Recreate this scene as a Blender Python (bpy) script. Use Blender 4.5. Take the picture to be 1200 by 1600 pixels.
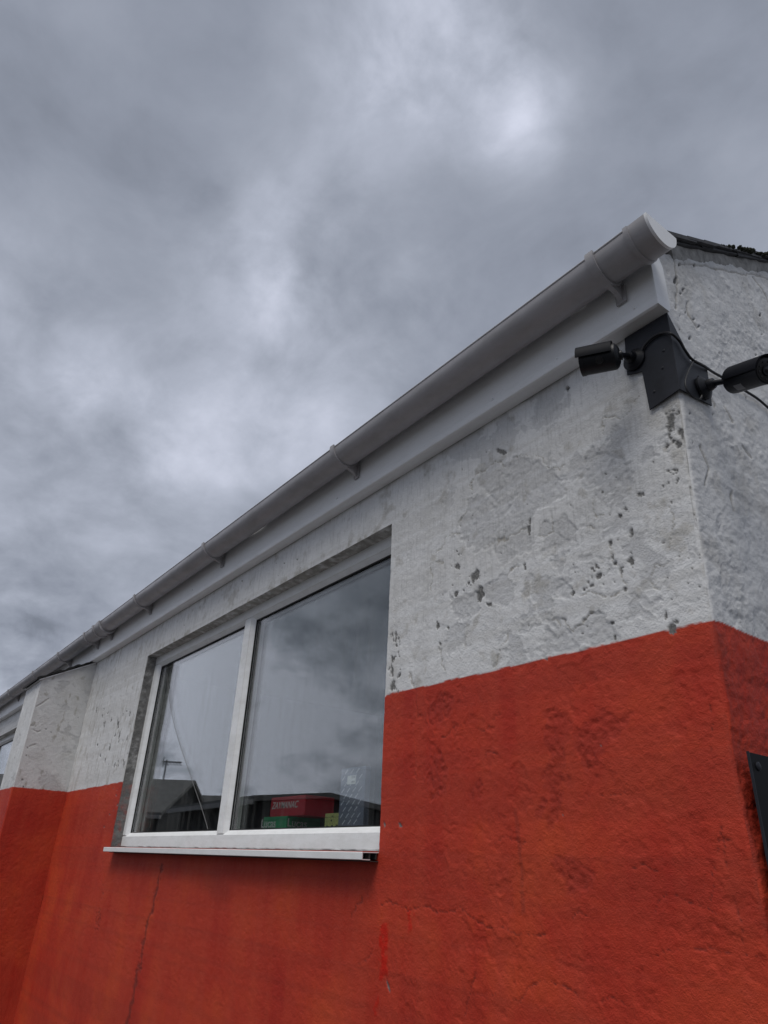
import bpy, bmesh, math, random
import numpy as np
from mathutils import Vector, Matrix

# ------------------------------------------------------------------ clear
for o in list(bpy.data.objects): bpy.data.objects.remove(o, do_unlink=True)
scene = bpy.context.scene
COL = scene.collection
random.seed(7)

# ------------------------------------------------------------------ camera
# recovered from the vanishing points of the eaves, the gable and the verticals
F_PX = 1089.66                                   # focal length for a 1200 px wide picture
CAM = np.array([0.73316, -1.40, 1.60])
R = np.array([[0.6000335, -0.3418332, -0.7232633],
              [0.7988842,  0.3032437,  0.5194491],
              [0.0417601, -0.8894905,  0.4550416]])   # columns: right, down, forward
cd = bpy.data.cameras.new('camera'); cam = bpy.data.objects.new('camera', cd); COL.objects.link(cam)
cd.sensor_width = 36; cd.lens = 36 * F_PX / 1600; cd.clip_start = 0.02; cd.clip_end = 3000
m = Matrix(((R[0,0], -R[0,1], -R[0,2], CAM[0]), (R[1,0], -R[1,1], -R[1,2], CAM[1]),
            (R[2,0], -R[2,1], -R[2,2], CAM[2]), (0,0,0,1)))
cam.matrix_world = m
scene.camera = cam
scene.render.resolution_x, scene.render.resolution_y = 768, 1024

def ray(u, v): return R @ np.array([u - 600, v - 800, F_PX])
def P(u, v, axis, val):
    """measured point: where a sight line of the survey camera meets the plane axis = val"""
    r = ray(u, v); return CAM + (val - CAM[axis]) / r[axis] * r
def to_uv(X, Y, Z):
    d = np.stack([X - CAM[0], Y - CAM[1], Z - CAM[2]], -1) @ R
    return 600 + F_PX * d[..., 0] / d[..., 2], 800 + F_PX * d[..., 1] / d[..., 2]

# ------------------------------------------------------------------ world: overcast sky
SUN_EL, SUN_AZ = math.radians(61), math.radians(152)        # azimuth clockwise from +Y
world = bpy.data.worlds.new('World'); scene.world = world; world.use_nodes = True
nt = world.node_tree; nt.nodes.clear()
def N(t, typ, **kw):
    n = t.nodes.new(typ)
    for k, v in kw.items(): setattr(n, k, v)
    return n
def build_world():
    L = nt.links.new
    out = N(nt, 'ShaderNodeOutputWorld'); bg = N(nt, 'ShaderNodeBackground')
    sky = N(nt, 'ShaderNodeTexSky', sky_type='NISHITA', sun_disc=False)
    sky.sun_elevation = SUN_EL; sky.sun_rotation = SUN_AZ; sky.dust_density = 3
    tc = N(nt, 'ShaderNodeTexCoord')
    def vm(op, a, b=None, s=None):
        n = N(nt, 'ShaderNodeVectorMath', operation=op)
        for i, x in enumerate((a, b)):
            if x is None: continue
            if isinstance(x, (tuple, list, np.ndarray)): n.inputs[i].default_value = tuple(x)
            else: L(x, n.inputs[i])
        if s is not None:
            if isinstance(s, (int, float)): n.inputs['Scale'].default_value = s
            else: L(s, n.inputs['Scale'])
        return n
    def mt(op, a, b=None, c=None, clamp=False):
        n = N(nt, 'ShaderNodeMath', operation=op, use_clamp=clamp)
        for i, x in enumerate((a, b, c)):
            if x is None: continue
            if isinstance(x, (int, float)): n.inputs[i].default_value = x
            else: L(x, n.inputs[i])
        return n.outputs[0]
    d = vm('NORMALIZE', tc.outputs['Generated']).outputs[0]
    sx = N(nt, 'ShaderNodeSeparateXYZ'); L(d, sx.inputs[0])
    zz = mt('ADD', mt('ABSOLUTE', sx.outputs[2]), 0.55)
    p = vm('SCALE', d, s=mt('DIVIDE', 1.0, zz)).outputs[0]
    def noise(scale, detail, rough, off, dist=0.0):
        q = vm('ADD', p, off).outputs[0]
        n = N(nt, 'ShaderNodeTexNoise'); n.inputs['Scale'].default_value = scale
        n.inputs['Detail'].default_value = detail; n.inputs['Roughness'].default_value = rough
        n.inputs['Distortion'].default_value = dist; L(q, n.inputs['Vector']); return n.outputs['Fac']
    n1 = noise(1.5, 6, 0.5, (3.1, 1.7, 0.4), 0.2)
    n2 = noise(4.2, 7, 0.55, (8.3, 4.2, 2.0), 0.3)
    n3 = noise(11.0, 6, 0.57, (1.3, 9.2, 5.0), 0.3)
    val = mt('ADD', mt('MULTIPLY', n1, 0.46), mt('ADD', mt('MULTIPLY', n2, 0.44), mt('MULTIPLY', n3, 0.14)))
    # breaks and thick banks in the cloud that the photograph shows, broken up by the same noise
    for *uv, k, amp in SKY_LOBES:
        c = ray(*uv) if len(uv) == 2 else ray(*uv[0][1:])*np.array([1, -1, 1])      # 'm': cloud seen mirrored in the panes
        c = c / np.linalg.norm(c)
        dd = vm('DOT_PRODUCT', d, c).outputs['Value']
        g = mt('EXPONENT', mt('MULTIPLY', mt('SUBTRACT', dd, 1.0), k))
        brk = mt('MAXIMUM', mt('MULTIPLY_ADD', mt('ADD', mt('MULTIPLY', n2, .65), mt('MULTIPLY', n3, .35)), 5.0, -1.6), 0.05) if amp > 0 else mt('MULTIPLY_ADD', n2, 0.8, 0.6)
        val = mt('ADD', val, mt('MULTIPLY', mt('MULTIPLY', g, brk), amp))
    rp = N(nt, 'ShaderNodeValToRGB'); L(val, rp.inputs[0])
    e = rp.color_ramp.elements
    stops = [(0.36, (0.150, 0.166, 0.203)), (0.46, (0.206, 0.226, 0.275)), (0.55, (0.250, 0.272, 0.326)),
             (0.69, (0.330, 0.355, 0.423)), (0.95, (0.515, 0.540, 0.635))]
    while len(e) < len(stops): e.new(0.5)
    for el, (ps, c) in zip(e, stops): el.position = ps; el.color = (*c, 1)
    rp.color_ramp.interpolation = 'LINEAR'
    mix = N(nt, 'ShaderNodeMix', data_type='RGBA'); mix.inputs['Factor'].default_value = 0.96
    sc = vm('SCALE', sky.outputs[0], s=0.06).outputs[0]
    L(sc, mix.inputs['A']); L(rp.outputs[0], mix.inputs['B'])
    L(mix.outputs['Result'], bg.inputs[0]); bg.inputs[1].default_value = 1.0
    L(bg.outputs[0], out.inputs[0])
SKY_LOBES = [(785, 130, 330, .12), (808, 190, 600, .20), (755, 85, 300, .07), (640, 40, 220, .14), (590, 120, 260, .12), (700, 20, 150, .05), (420, 420, 160, .12), (475, 350, 260, .08), (450, 500, 220, .07),
             (650, 470, 260, .10), (560, 620, 200, .05), (280, 690, 120, .09), (130, 710, 120, .10), (430, 680, 110, .07), (20, 510, 140, .14), (0, 1040, 90, .26),
             (('m', 430, 1080), 70, .30), (('m', 560, 1090), 90, .22), (('m', 300, 1100), 80, .34), (('m', 270, 1200), 90, .34), (('m', 570, 940), 50, -.22), (('m', 390, 1200), 90, -.05),
             (260, 580, 90, -.10), (80, 200, 18, -.07), (1010, 200, 25, -.06), (530, 400, 160, -.08), (100, 880, 60, -.06), (350, 150, 40, -.03)]
build_world()
world.cycles.sampling_method = 'MANUAL'; world.cycles.sample_map_resolution = 512

sd_ = bpy.data.lights.new('sun', 'SUN'); sun = bpy.data.objects.new('sun', sd_); COL.objects.link(sun)
sd_.energy = 1.5; sd_.angle = math.radians(34); sd_.color = (1.0, 0.965, 0.92)
to_sun = Vector((math.sin(SUN_AZ) * math.cos(SUN_EL), math.cos(SUN_AZ) * math.cos(SUN_EL), math.sin(SUN_EL)))
sun.rotation_euler = to_sun.to_track_quat('Z', 'Y').to_euler()
sun.location = (2, -6, 9)

vs = scene.view_settings
vs.view_transform = 'Standard'; vs.look = 'None'; vs.exposure = 0.45; vs.gamma = 1.0; vs.use_curve_mapping = False
scene.render.engine = 'CYCLES'
scene.cycles.transparent_max_bounces = 24
scene.cycles.max_bounces = 8

# ------------------------------------------------------------------ object helpers
def link_mesh(name, me, mat=None, parent=None, smooth=False):
    o = bpy.data.objects.new(name, me); COL.objects.link(o)
    if mat is not None:
        for mm in (mat if isinstance(mat, (list, tuple)) else [mat]): me.materials.append(mm)
    if parent is not None:
        o.parent = parent; o.matrix_parent_inverse = Matrix.Translation(-Vector(parent.location)) if parent.parent is None else Matrix.Identity(4)
    if smooth:
        me.polygons.foreach_set('use_smooth', [True] * len(me.polygons))
    return o
def tag(o, label=None, cat=None, group=None, kind=None):
    if label: o['label'] = label
    if cat: o['category'] = cat
    if group: o['group'] = group
    if kind: o['kind'] = kind
    return o
def empty(name, loc, label, cat, group=None):
    o = bpy.data.objects.new(name, None); COL.objects.link(o); o.location = loc; o.empty_display_size = .1
    return tag(o, label, cat, group)
class MB:
    def __init__(s): s.bm = bmesh.new()
    def poly(s, pts):
        vs_ = [s.bm.verts.new(p) for p in pts]; return s.bm.faces.new(vs_)
    def box(s, a, b, bevel=0.0, mat=None):
        x0, y0, z0 = a; x1, y1, z1 = b
        c = [(x0,y0,z0),(x1,y0,z0),(x1,y1,z0),(x0,y1,z0),(x0,y0,z1),(x1,y0,z1),(x1,y1,z1),(x0,y1,z1)]
        if mat is not None: c = [mat @ Vector(q) for q in c]
        vv = [s.bm.verts.new(q) for q in c]; fs = []
        for f in ((3,2,1,0),(4,5,6,7),(0,1,5,4),(1,2,6,5),(2,3,7,6),(3,0,4,7)): fs.append(s.bm.faces.new([vv[i] for i in f]))
        if bevel:
            es = {e for f in fs for e in f.edges}
            bmesh.ops.bevel(s.bm, geom=list(es), offset=bevel, segments=2, profile=.6, affect='EDGES')
        return s
    def prism(s, ring, d):
        """closed solid: planar ring extruded by vector d"""
        a = [s.bm.verts.new(p) for p in ring]; b = [s.bm.verts.new(Vector(p) + Vector(d)) for p in ring]
        n = len(a); s.bm.faces.new(a[::-1]); s.bm.faces.new(b)
        for i in range(n): s.bm.faces.new([a[i], a[(i+1) % n], b[(i+1) % n], b[i]])
        return s
    def tube(s, pts, rads, n=12, cap=True):
        pts = [Vector(p) for p in pts]
        if not isinstance(rads, (list, tuple)): rads = [rads] * len(pts)
        t0 = (pts[1] - pts[0]).normalized(); up = Vector((0,0,1)) if abs(t0.z) < .9 else Vector((1,0,0))
        side = t0.cross(up).normalized(); rings = []
        for i, p in enumerate(pts):
            t = (pts[min(i+1, len(pts)-1)] - pts[max(i-1, 0)]).normalized()
            side = (side - t * side.dot(t)).normalized(); w = t.cross(side)
            rings.append([s.bm.verts.new(p + (side * math.cos(2*math.pi*k/n) + w * math.sin(2*math.pi*k/n)) * rads[i]) for k in range(n)])
        for a, b in zip(rings, rings[1:]):
            for k in range(n): s.bm.faces.new([a[k], a[(k+1) % n], b[(k+1) % n], b[k]])
        if cap: s.bm.faces.new(rings[0][::-1]); s.bm.faces.new(rings[-1])
        return s
    def build(s, name, mat, parent=None, smooth=None):
        bmesh.ops.recalc_face_normals(s.bm, faces=s.bm.faces[:])
        me = bpy.data.meshes.new(name); s.bm.to_mesh(me); s.bm.free()
        o = link_mesh(name, me, mat, parent)
        if smooth is not None:
            me.polygons.foreach_set('use_smooth', [True] * len(me.polygons))
            me.set_sharp_from_angle(angle=math.radians(smooth))
        return o

# ------------------------------------------------------------------ materials
def new_mat(name):
    mt = bpy.data.materials.new(name); mt.use_nodes = True
    t = mt.node_tree; return mt, t, t.nodes['Principled BSDF']
def ramp(t, src, stops, interp='LINEAR'):
    r = N(t, 'ShaderNodeValToRGB'); e = r.color_ramp.elements
    while len(e) < len(stops): e.new(.5)
    for el, (p_, c) in zip(e, stops): el.position = p_; el.color = (*c, 1) if len(c) == 3 else c
    r.color_ramp.interpolation = interp
    t.links.new(src, r.inputs[0]); return r.outputs[0]
def noise_n(t, scale, detail=4, rough=.5, vec=None, dist=0, stretch=None):
    n = N(t, 'ShaderNodeTexNoise'); n.inputs['Scale'].default_value = scale; n.inputs['Detail'].default_value = detail
    n.inputs['Roughness'].default_value = rough; n.inputs['Distortion'].default_value = dist
    tc = N(t, 'ShaderNodeTexCoord'); v = tc.outputs['Object']
    if stretch:
        mp = N(t, 'ShaderNodeMapping'); mp.inputs['Scale'].default_value = stretch; t.links.new(v, mp.inputs['Vector']); v = mp.outputs[0]
    t.links.new(v, n.inputs['Vector']); return n.outputs['Fac']
def mixc(t, fac, a, b, blend='MIX'):
    n = N(t, 'ShaderNodeMix', data_type='RGBA', blend_type=blend)
    for k, x in (('Factor', fac), ('A', a), ('B', b)):
        if isinstance(x, (int, float)): n.inputs[k].default_value = x
        elif isinstance(x, tuple): n.inputs[k].default_value = (*x, 1)
        else: t.links.new(x, n.inputs[k])
    return n.outputs['Result']
def mth(t, op, a, b=None, clamp=False):
    n = N(t, 'ShaderNodeMath', operation=op, use_clamp=clamp)
    for i, x in enumerate((a, b)):
        if x is None: continue
        if isinstance(x, (int, float)): n.inputs[i].default_value = x
        else: t.links.new(x, n.inputs[i])
    return n.outputs[0]
def bump(t, bsdf, h, strength, dist):
    b = N(t, 'ShaderNodeBump'); b.inputs['Strength'].default_value = strength; b.inputs['Distance'].default_value = dist
    t.links.new(h, b.inputs['Height']); t.links.new(b.outputs[0], bsdf.inputs['Normal'])
def simple(name, col, rough=.6, var=.15, scale=30, bmp=0, bscale=200, metal=0, col2=None, spec=.5, stretch=None):
    mt_, t, b = new_mat(name)
    n = noise_n(t, scale, 5, .6, stretch=stretch)
    c2 = col2 or tuple(c * (1 - var) for c in col)
    t.links.new(ramp(t, n, [(.35, c2), (.65, col)]), b.inputs['Base Color'])
    b.inputs['Roughness'].default_value = rough; b.inputs['Metallic'].default_value = metal
    b.inputs['Specular IOR Level'].default_value = spec
    if bmp: bump(t, b, noise_n(t, bscale, 4, .6), .6, bmp)
    return mt_

def wall_material():
    mt_, t, b = new_mat('painted_render')
    def att(nm):
        a = N(t, 'ShaderNodeAttribute'); a.attribute_name = nm; return a.outputs['Fac']
    chip, dirt, red, fresh, peel = att('chip'), att('dirt'), att('red'), att('fresh'), att('peel')
    n_big = noise_n(t, 2.6, 5, .6); n_mid = noise_n(t, 14, 6, .62); n_fine = noise_n(t, 160, 4, .6)
    streak = noise_n(t, 1.0, 3, .55, stretch=(13, 13, 1.3))
    white = ramp(t, n_mid, [(.3, (.66, .665, .668)), (.6, (.73, .735, .737))])
    white = mixc(t, mth(t, 'MULTIPLY', peel, .75), white, (.545, .55, .558))
    white = mixc(t, ramp(t, streak, [(.5, (0, 0, 0)), (.8, (.28, .28, .28))]), white, (.46, .455, .43))
    redc = ramp(t, n_big, [(.33, (.40, .027, .015)), (.5, (.47, .041, .019)), (.66, (.55, .070, .023))])
    redc = mixc(t, ramp(t, streak, [(.4, (0, 0, 0)), (.7, (.75, .75, .75))]), redc, (.50, .058, .028))
    redc = mixc(t, ramp(t, n_mid, [(.52, (0, 0, 0)), (.78, (.3, .3, .3))]), redc, (.33, .030, .018))
    redc = mixc(t, mth(t, 'MULTIPLY', peel, .5), redc, (.31, .028, .017))
    redc = mixc(t, mth(t, 'MULTIPLY', fresh, ramp(t, n_mid, [(.3, (.35,)*3), (.55, (.95,)*3)])), redc, (.55, .014, .004))
    paint = mixc(t, red, white, redc)
    grime = mixc(t, red, (.30, .275, .225), (.16, .028, .02))
    paint = mixc(t, mth(t, 'MULTIPLY', dirt, ramp(t, n_fine, [(.3, (.55,)*3), (.6, (1,)*3)])), paint, grime)
    cem = ramp(t, n_fine, [(.3, (.10, .10, .098)), (.7, (.24, .236, .226))])
    col = mixc(t, chip, paint, cem)
    t.links.new(col, b.inputs['Base Color'])
    r = mth(t, 'MULTIPLY_ADD', n_mid, .25); t.nodes[-1].inputs[2].default_value = .48
    t.links.new(r, b.inputs['Roughness']); b.inputs['Specular IOR Level'].default_value = .22
    h = mth(t, 'ADD', mth(t, 'MULTIPLY', n_fine, .6), mth(t, 'MULTIPLY', noise_n(t, 420, 3, .6), .4))
    bump(t, b, h, .8, .0042)
    return mt_
M = {}
M['wall'] = wall_material()
def upvc(name, base, dirt, amt):
    mt_, t, b = new_mat(name)
    n = noise_n(t, 9, 6, .65, stretch=(1, 1, 3)); f = noise_n(t, 240, 3, .5)
    c = mixc(t, ramp(t, n, [(.42, (0,)*3), (.78, (amt,)*3)]), base, dirt)
    c = mixc(t, ramp(t, f, [(.62, (0,)*3), (.75, (.35,)*3)]), c, dirt)
    t.links.new(c, b.inputs['Base Color']); b.inputs['Roughness'].default_value = .38
    t.links.new(ramp(t, n, [(.3, (.30,)*3), (.7, (.5,)*3)]), b.inputs['Roughness'])
    return mt_
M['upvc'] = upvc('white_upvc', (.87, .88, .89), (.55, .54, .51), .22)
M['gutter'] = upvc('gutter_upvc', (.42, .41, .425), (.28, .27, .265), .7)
M['frame'] = upvc('window_upvc', (.82, .83, .83), (.50, .50, .47), .45)
M['black_plastic'] = simple('black_plastic', (.008, .009, .013), .45, .3, 40, .0004, 500, spec=.3)
M['black_shield'] = simple('black_shield', (.007, .008, .012), .65, .3, 40, spec=.12)
M['black_plate'] = simple('black_plate', (.017, .019, .026), .5, .35, 22, .0004, 300, spec=.35)
M['grey_cable'] = simple('grey_cable', (.12, .12, .12), .5)
M['black_rubber'] = simple('black_rubber', (.012, .012, .014), .55)
M['lens'] = simple('lens_glass', (.004, .004, .006), .06, .1)
M['grey_label'] = simple('grey_label', (.16, .16, .17), .5)
M['sign_black'] = simple('sign_black', (.003, .003, .0035), .5, .2, spec=.12)
M['steel'] = simple('screw_steel', (.30, .29, .27), .4, .4, 200, metal=.8)
M['hollow_shade'] = simple('hollow_section_shade', (.05, .045, .04), .8)  # near-black colour puts the shade of the hollow sill into its parts
M['gasket'] = simple('rubber_gasket', (.012, .012, .012), .6)
M['slate'] = simple('slate', (.055, .056, .060), .7, .5, 18, .003, 60, col2=(.022, .022, .024))
M['moss'] = simple('moss', (.030, .034, .018), .95, .5, 60, .004, 90)
M['mortar'] = simple('verge_mortar', (.44, .435, .42), .9, .45, 30, .003, 120)
M['felt'] = simple('roofing_felt', (.022, .022, .023), .9, .4, 40, .002, 120)
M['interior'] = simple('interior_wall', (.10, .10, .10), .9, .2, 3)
M['board'] = simple('window_board', (.4, .4, .38), .6, .2, 5)
M['ground'] = simple('asphalt', (.085, .084, .082), .9, .4, 3, .004, 120, col2=(.055, .055, .054))
M['stone'] = simple('dark_stone_wall', (.060, .058, .060), .9, .5, 6, .02, 12)
M['render_grey'] = simple('grey_roughcast', (.05, .052, .054), .9, .3, 4, .01, 60)
M['roof_tile'] = simple('grey_roof', (.13, .13, .13), .8, .3, 5, .01, 30)
M['trim'] = simple('grey_trim', (.3, .3, .3), .6)
M['aerial'] = simple('aluminium', (.25, .25, .26), .5, .2, metal=.5)

def glass_material():
    mt_, t, b = new_mat('window_glass'); t.nodes.remove(b)
    out = t.nodes['Material Output']
    geo = N(t, 'ShaderNodeNewGeometry'); dp = N(t, 'ShaderNodeVectorMath', operation='DOT_PRODUCT')
    t.links.new(geo.outputs['Normal'], dp.inputs[0]); t.links.new(geo.outputs['Incoming'], dp.inputs[1])
    c = mth(t, 'ABSOLUTE', dp.outputs['Value']); p5 = mth(t, 'POWER', mth(t, 'SUBTRACT', 1.0, c), 5.0)
    F = mth(t, 'MULTIPLY_ADD', p5, .92); t.nodes[-1].inputs[2].default_value = .08
    tr = N(t, 'ShaderNodeBsdfTransparent'); tr.inputs[0].default_value = (.95, .965, .96, 1)
    gl = N(t, 'ShaderNodeBsdfGlossy'); gl.inputs['Roughness'].default_value = 0.0
    gl.inputs['Color'].default_value = (1, 1, 1, 1)
    df = N(t, 'ShaderNodeBsdfDiffuse'); df.inputs[0].default_value = (.6, .6, .58, 1)
    mx = N(t, 'ShaderNodeMixShader'); t.links.new(F, mx.inputs[0]); t.links.new(tr.outputs[0], mx.inputs[1]); t.links.new(gl.outputs[0], mx.inputs[2])
    # rain streaks and dust on the pane
    st = noise_n(t, 1.0, 6, .65, stretch=(40, 40, 2.2)); n2 = noise_n(t, 2.2, 3, .5)
    d = mth(t, 'MULTIPLY', ramp(t, st, [(.5, (0,)*3), (.85, (.09,)*3)]), ramp(t, n2, [(.35, (.15,)*3), (.65, (1,)*3)]))
    mx2 = N(t, 'ShaderNodeMixShader'); t.links.new(d, mx2.inputs[0]); t.links.new(mx.outputs[0], mx2.inputs[1]); t.links.new(df.outputs[0], mx2.inputs[2])
    t.links.new(mx2.outputs[0], out.inputs['Surface'])
    return mt_
M['glass'] = glass_material()

# ------------------------------------------------------------------ noise on arrays
_tabs = {}
def vn(x, y, seed=0):
    if seed not in _tabs: _tabs[seed] = np.random.RandomState(seed + 11).rand(256, 256).astype(np.float32)
    T = _tabs[seed]; xi = np.floor(x).astype(int); yi = np.floor(y).astype(int)
    fx = x - xi; fy = y - yi; fx = fx*fx*(3-2*fx); fy = fy*fy*(3-2*fy)
    a = T[xi & 255, yi & 255]; b = T[(xi+1) & 255, yi & 255]; c = T[xi & 255, (yi+1) & 255]; d = T[(xi+1) & 255, (yi+1) & 255]
    return (a*(1-fx)+b*fx)*(1-fy) + (c*(1-fx)+d*fx)*fy
def fbm(x, y, scale, oct=4, seed=0, g=.5):
    """about -1..1"""
    s = 0; a = 1; tot = 0; k = 1/scale
    for i in range(oct):
        ca, sa = math.cos(.65+1.1*i+seed), math.sin(.65+1.1*i+seed)
        s = s + a*(vn((x*ca-y*sa)*k + 17.3*i, (x*sa+y*ca)*k + 5.1*i, seed+i) - .5)*2; tot += a; a *= g; k *= 2.03
    return s/tot
def sst(a, b, x):
    t = np.clip((x-a)/(b-a), 0, 1); return t*t*(3-2*t)
def sd_poly(U, V, poly):
    """signed distance, negative inside"""
    pts = np.array(poly, float); d = np.full(U.shape, 1e9); ins = np.zeros(U.shape, bool)
    for (x0, y0), (x1, y1) in zip(pts, np.roll(pts, -1, 0)):
        ex, ey = x1-x0, y1-y0; t = np.clip(((U-x0)*ex+(V-y0)*ey)/(ex*ex+ey*ey+1e-9), 0, 1)
        d = np.minimum(d, np.hypot(U-x0-t*ex, V-y0-t*ey))
        ins ^= ((y0 > V) != (y1 > V)) & (U < ex*(V-y0)/(y1-y0+1e-12)+x0)
    return np.where(ins, -d, d)
def sd_line(U, V, pts):
    d = np.full(U.shape, 1e9)
    for (x0, y0), (x1, y1) in zip(pts, pts[1:]):
        ex, ey = x1-x0, y1-y0; t = np.clip(((U-x0)*ex+(V-y0)*ey)/(ex*ex+ey*ey+1e-9), 0, 1)
        d = np.minimum(d, np.hypot(U-x0-t*ex, V-y0-t*ey))
    return d

# crop A of the survey: white plaster (offset 600,580, x2); crop B: red plaster (offset 560,1040, x1.875)
def cA(l): return [(600+x/2, 580+y/2) for x, y in l]
def cB(l): return [(560+x/1.875, 1040+y/1.875) for x, y in l]
PEEL_WHITE = [cA([(240,465),(270,400),(340,385),(395,295),(430,258),(500,295),(560,330),(555,400),(500,420),(460,460),(455,560),(380,600),(330,560),(290,560),(240,530)]),
    cA([(612,290),(650,242),(725,262),(722,300),(672,380),(622,335)]), cA([(725,318),(760,318),(768,350),(745,378),(722,350)]),
    cA([(205,700),(290,700),(300,745),(220,790)]), cA([(505,770),(560,770),(600,812),(660,750),(700,760),(735,842),(500,890)]),
    cA([(535,505),(580,530),(575,600),(545,640),(525,570)]), cA([(545,650),(590,660),(580,730),(550,720)])]
PEEL_RED = [cB([(545,150),(600,120),(640,180),(600,260),(615,330),(600,420),(575,490),(550,480),(570,400),(540,330),(560,250)]),
    cB([(640,200),(700,130),(790,150),(775,215),(720,240),(700,320),(665,325),(645,250)]), cB([(190,150),(250,80),(290,100),(280,130),(220,200)]),
    cB([(190,330),(215,240),(250,245),(258,380),(215,390)]), cB([(570,545),(610,560),(660,590),(698,600),(690,660),(640,665),(580,610)]),
    cB([(335,340),(365,340),(375,370),(345,400),(330,375)]), cB([(520,415),(560,405),(550,445),(515,435)])]
CRACKS_WHITE = [cA(l) for l in ([(272,370),(282,322),(340,285),(395,292),(432,255),(450,258)], [(682,195),(690,152),(722,135),(740,150)],
    [(740,150),(770,120),(800,80)], [(240,465),(272,402)], [(165,565),(200,522),(240,512)], [(145,690),(153,612),(182,590)], [(880,600),(840,612),(830,650),(860,690)],
    [(345,928),(362,880),(385,812)], [(590,702),(640,690),(692,705),(742,690)], [(320,545),(370,525),(450,480)], [(480,255),(495,275),(520,300),(560,300)],
    [(525,440),(525,500),(480,515)], [(705,540),(712,600),(740,620),(760,690)], [(505,760),(525,765),(550,800)], [(550,770),(580,790),(600,810),(655,752)], [(890,420),(905,470),(890,560)],
    [(650,400),(655,440),(690,445)], [(620,480),(640,475),(665,490)], [(175,870),(182,930)], [(370,650),(400,610),(430,600)], [(980,240),(1000,300),(985,330)])]
CRACKS_RED = [cB(l) for l in ([(60,700),(90,695),(120,712),(150,712),(200,703),(250,727),(300,712),(370,762),(450,782),(545,790)],
    [(870,725),(880,690),(905,668),(960,682),(1050,722)], [(860,850),(880,845),(905,828),(1000,830),(1100,845),(1200,857)], [(1030,547),(1055,545),(1060,512),(1085,503),(1100,512)],
    [(1045,590),(1030,622)], [(1040,650),(1035,692)], [(352,905),(322,970),(312,1025)], [(355,965),(420,962),(470,985),(500,945),(540,922),(600,942),(640,970)],
    [(245,210),(280,180),(285,172)], [(368,275),(375,255),(405,255)], [(385,525),(430,500),(470,520),(540,505)], [(800,590),(830,580),(870,600)], [(720,985),(750,975),(790,1000)],
    [(620,735),(640,720),(680,735)], [(345,188),(390,180)], [(400,160),(420,145),(412,130)], [(670,385),(740,378),(790,360)])] + \
    [[(252,1350),(243,1395),(232,1440),(218,1510),(205,1570),(196,1610)], [(164,1385),(158,1415),(151,1452)], [(548,1432),(560,1418),(572,1400)], [(585,1475),(572,1500),(560,1508)],
     [(640,1050),(655,1120)], [(1108,1100),(1118,1200)], [(1128,1290),(1140,1370)], [(1150,1410),(1165,1480)]]
CHIPS_WHITE = [(1048,660,6,19,.1),(1066,676,4,8,0),(1058,694,4,6,0),(781,705,9,4,.3),(743,900,7,10,.5),(750,929,6,13,.2),(714,886,4,4,0),(732,911,4,5,0),(713,928,3,6,.3),(764,945,5,3,0),
    (826,828,3,10,0),(827,815,1.5,7,0),(985,876,5,7,0),(986,832,3,7,0),(1001,772,5,4,0),(968,806,3,4,0),(953,848,3,4,0),(957,870,2,6,0),(970,892,2,5,0),(976,922,2.5,4,0),(960,880,2,3,0),
    (935,900,3,5,.6),(924,915,4,3,0),(912,921,3,3,0),(895,927,2.5,4,.4),(930,884,2,3,0),(925,888,2,2,0),(1050,983,7,9,.4),(1056,972,5,4,0),(956,973,3,3,0),(684,978,3,5,0),(700,980,2,3,0),(688,1006,2,3,0),
    (614,1072,4,8,.2),(612,1050,2.5,8,0),(618,995,1.5,10,0),(612,1030,2,6,0),(960,996,2,5,0),(820,884,2,5,0),(940,768,2,3,0),(945,740,3,2,0),(1040,962,2,6,0),(887,607,3,3,0),(854,1030,3,2,0)]
CHIPS_RED = [(600,1288,1.6,4,0),(625,1289,2.2,3.2,-.4),(606,1540,1.2,9,-.3),(590,1330,2,2,0)]
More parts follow.
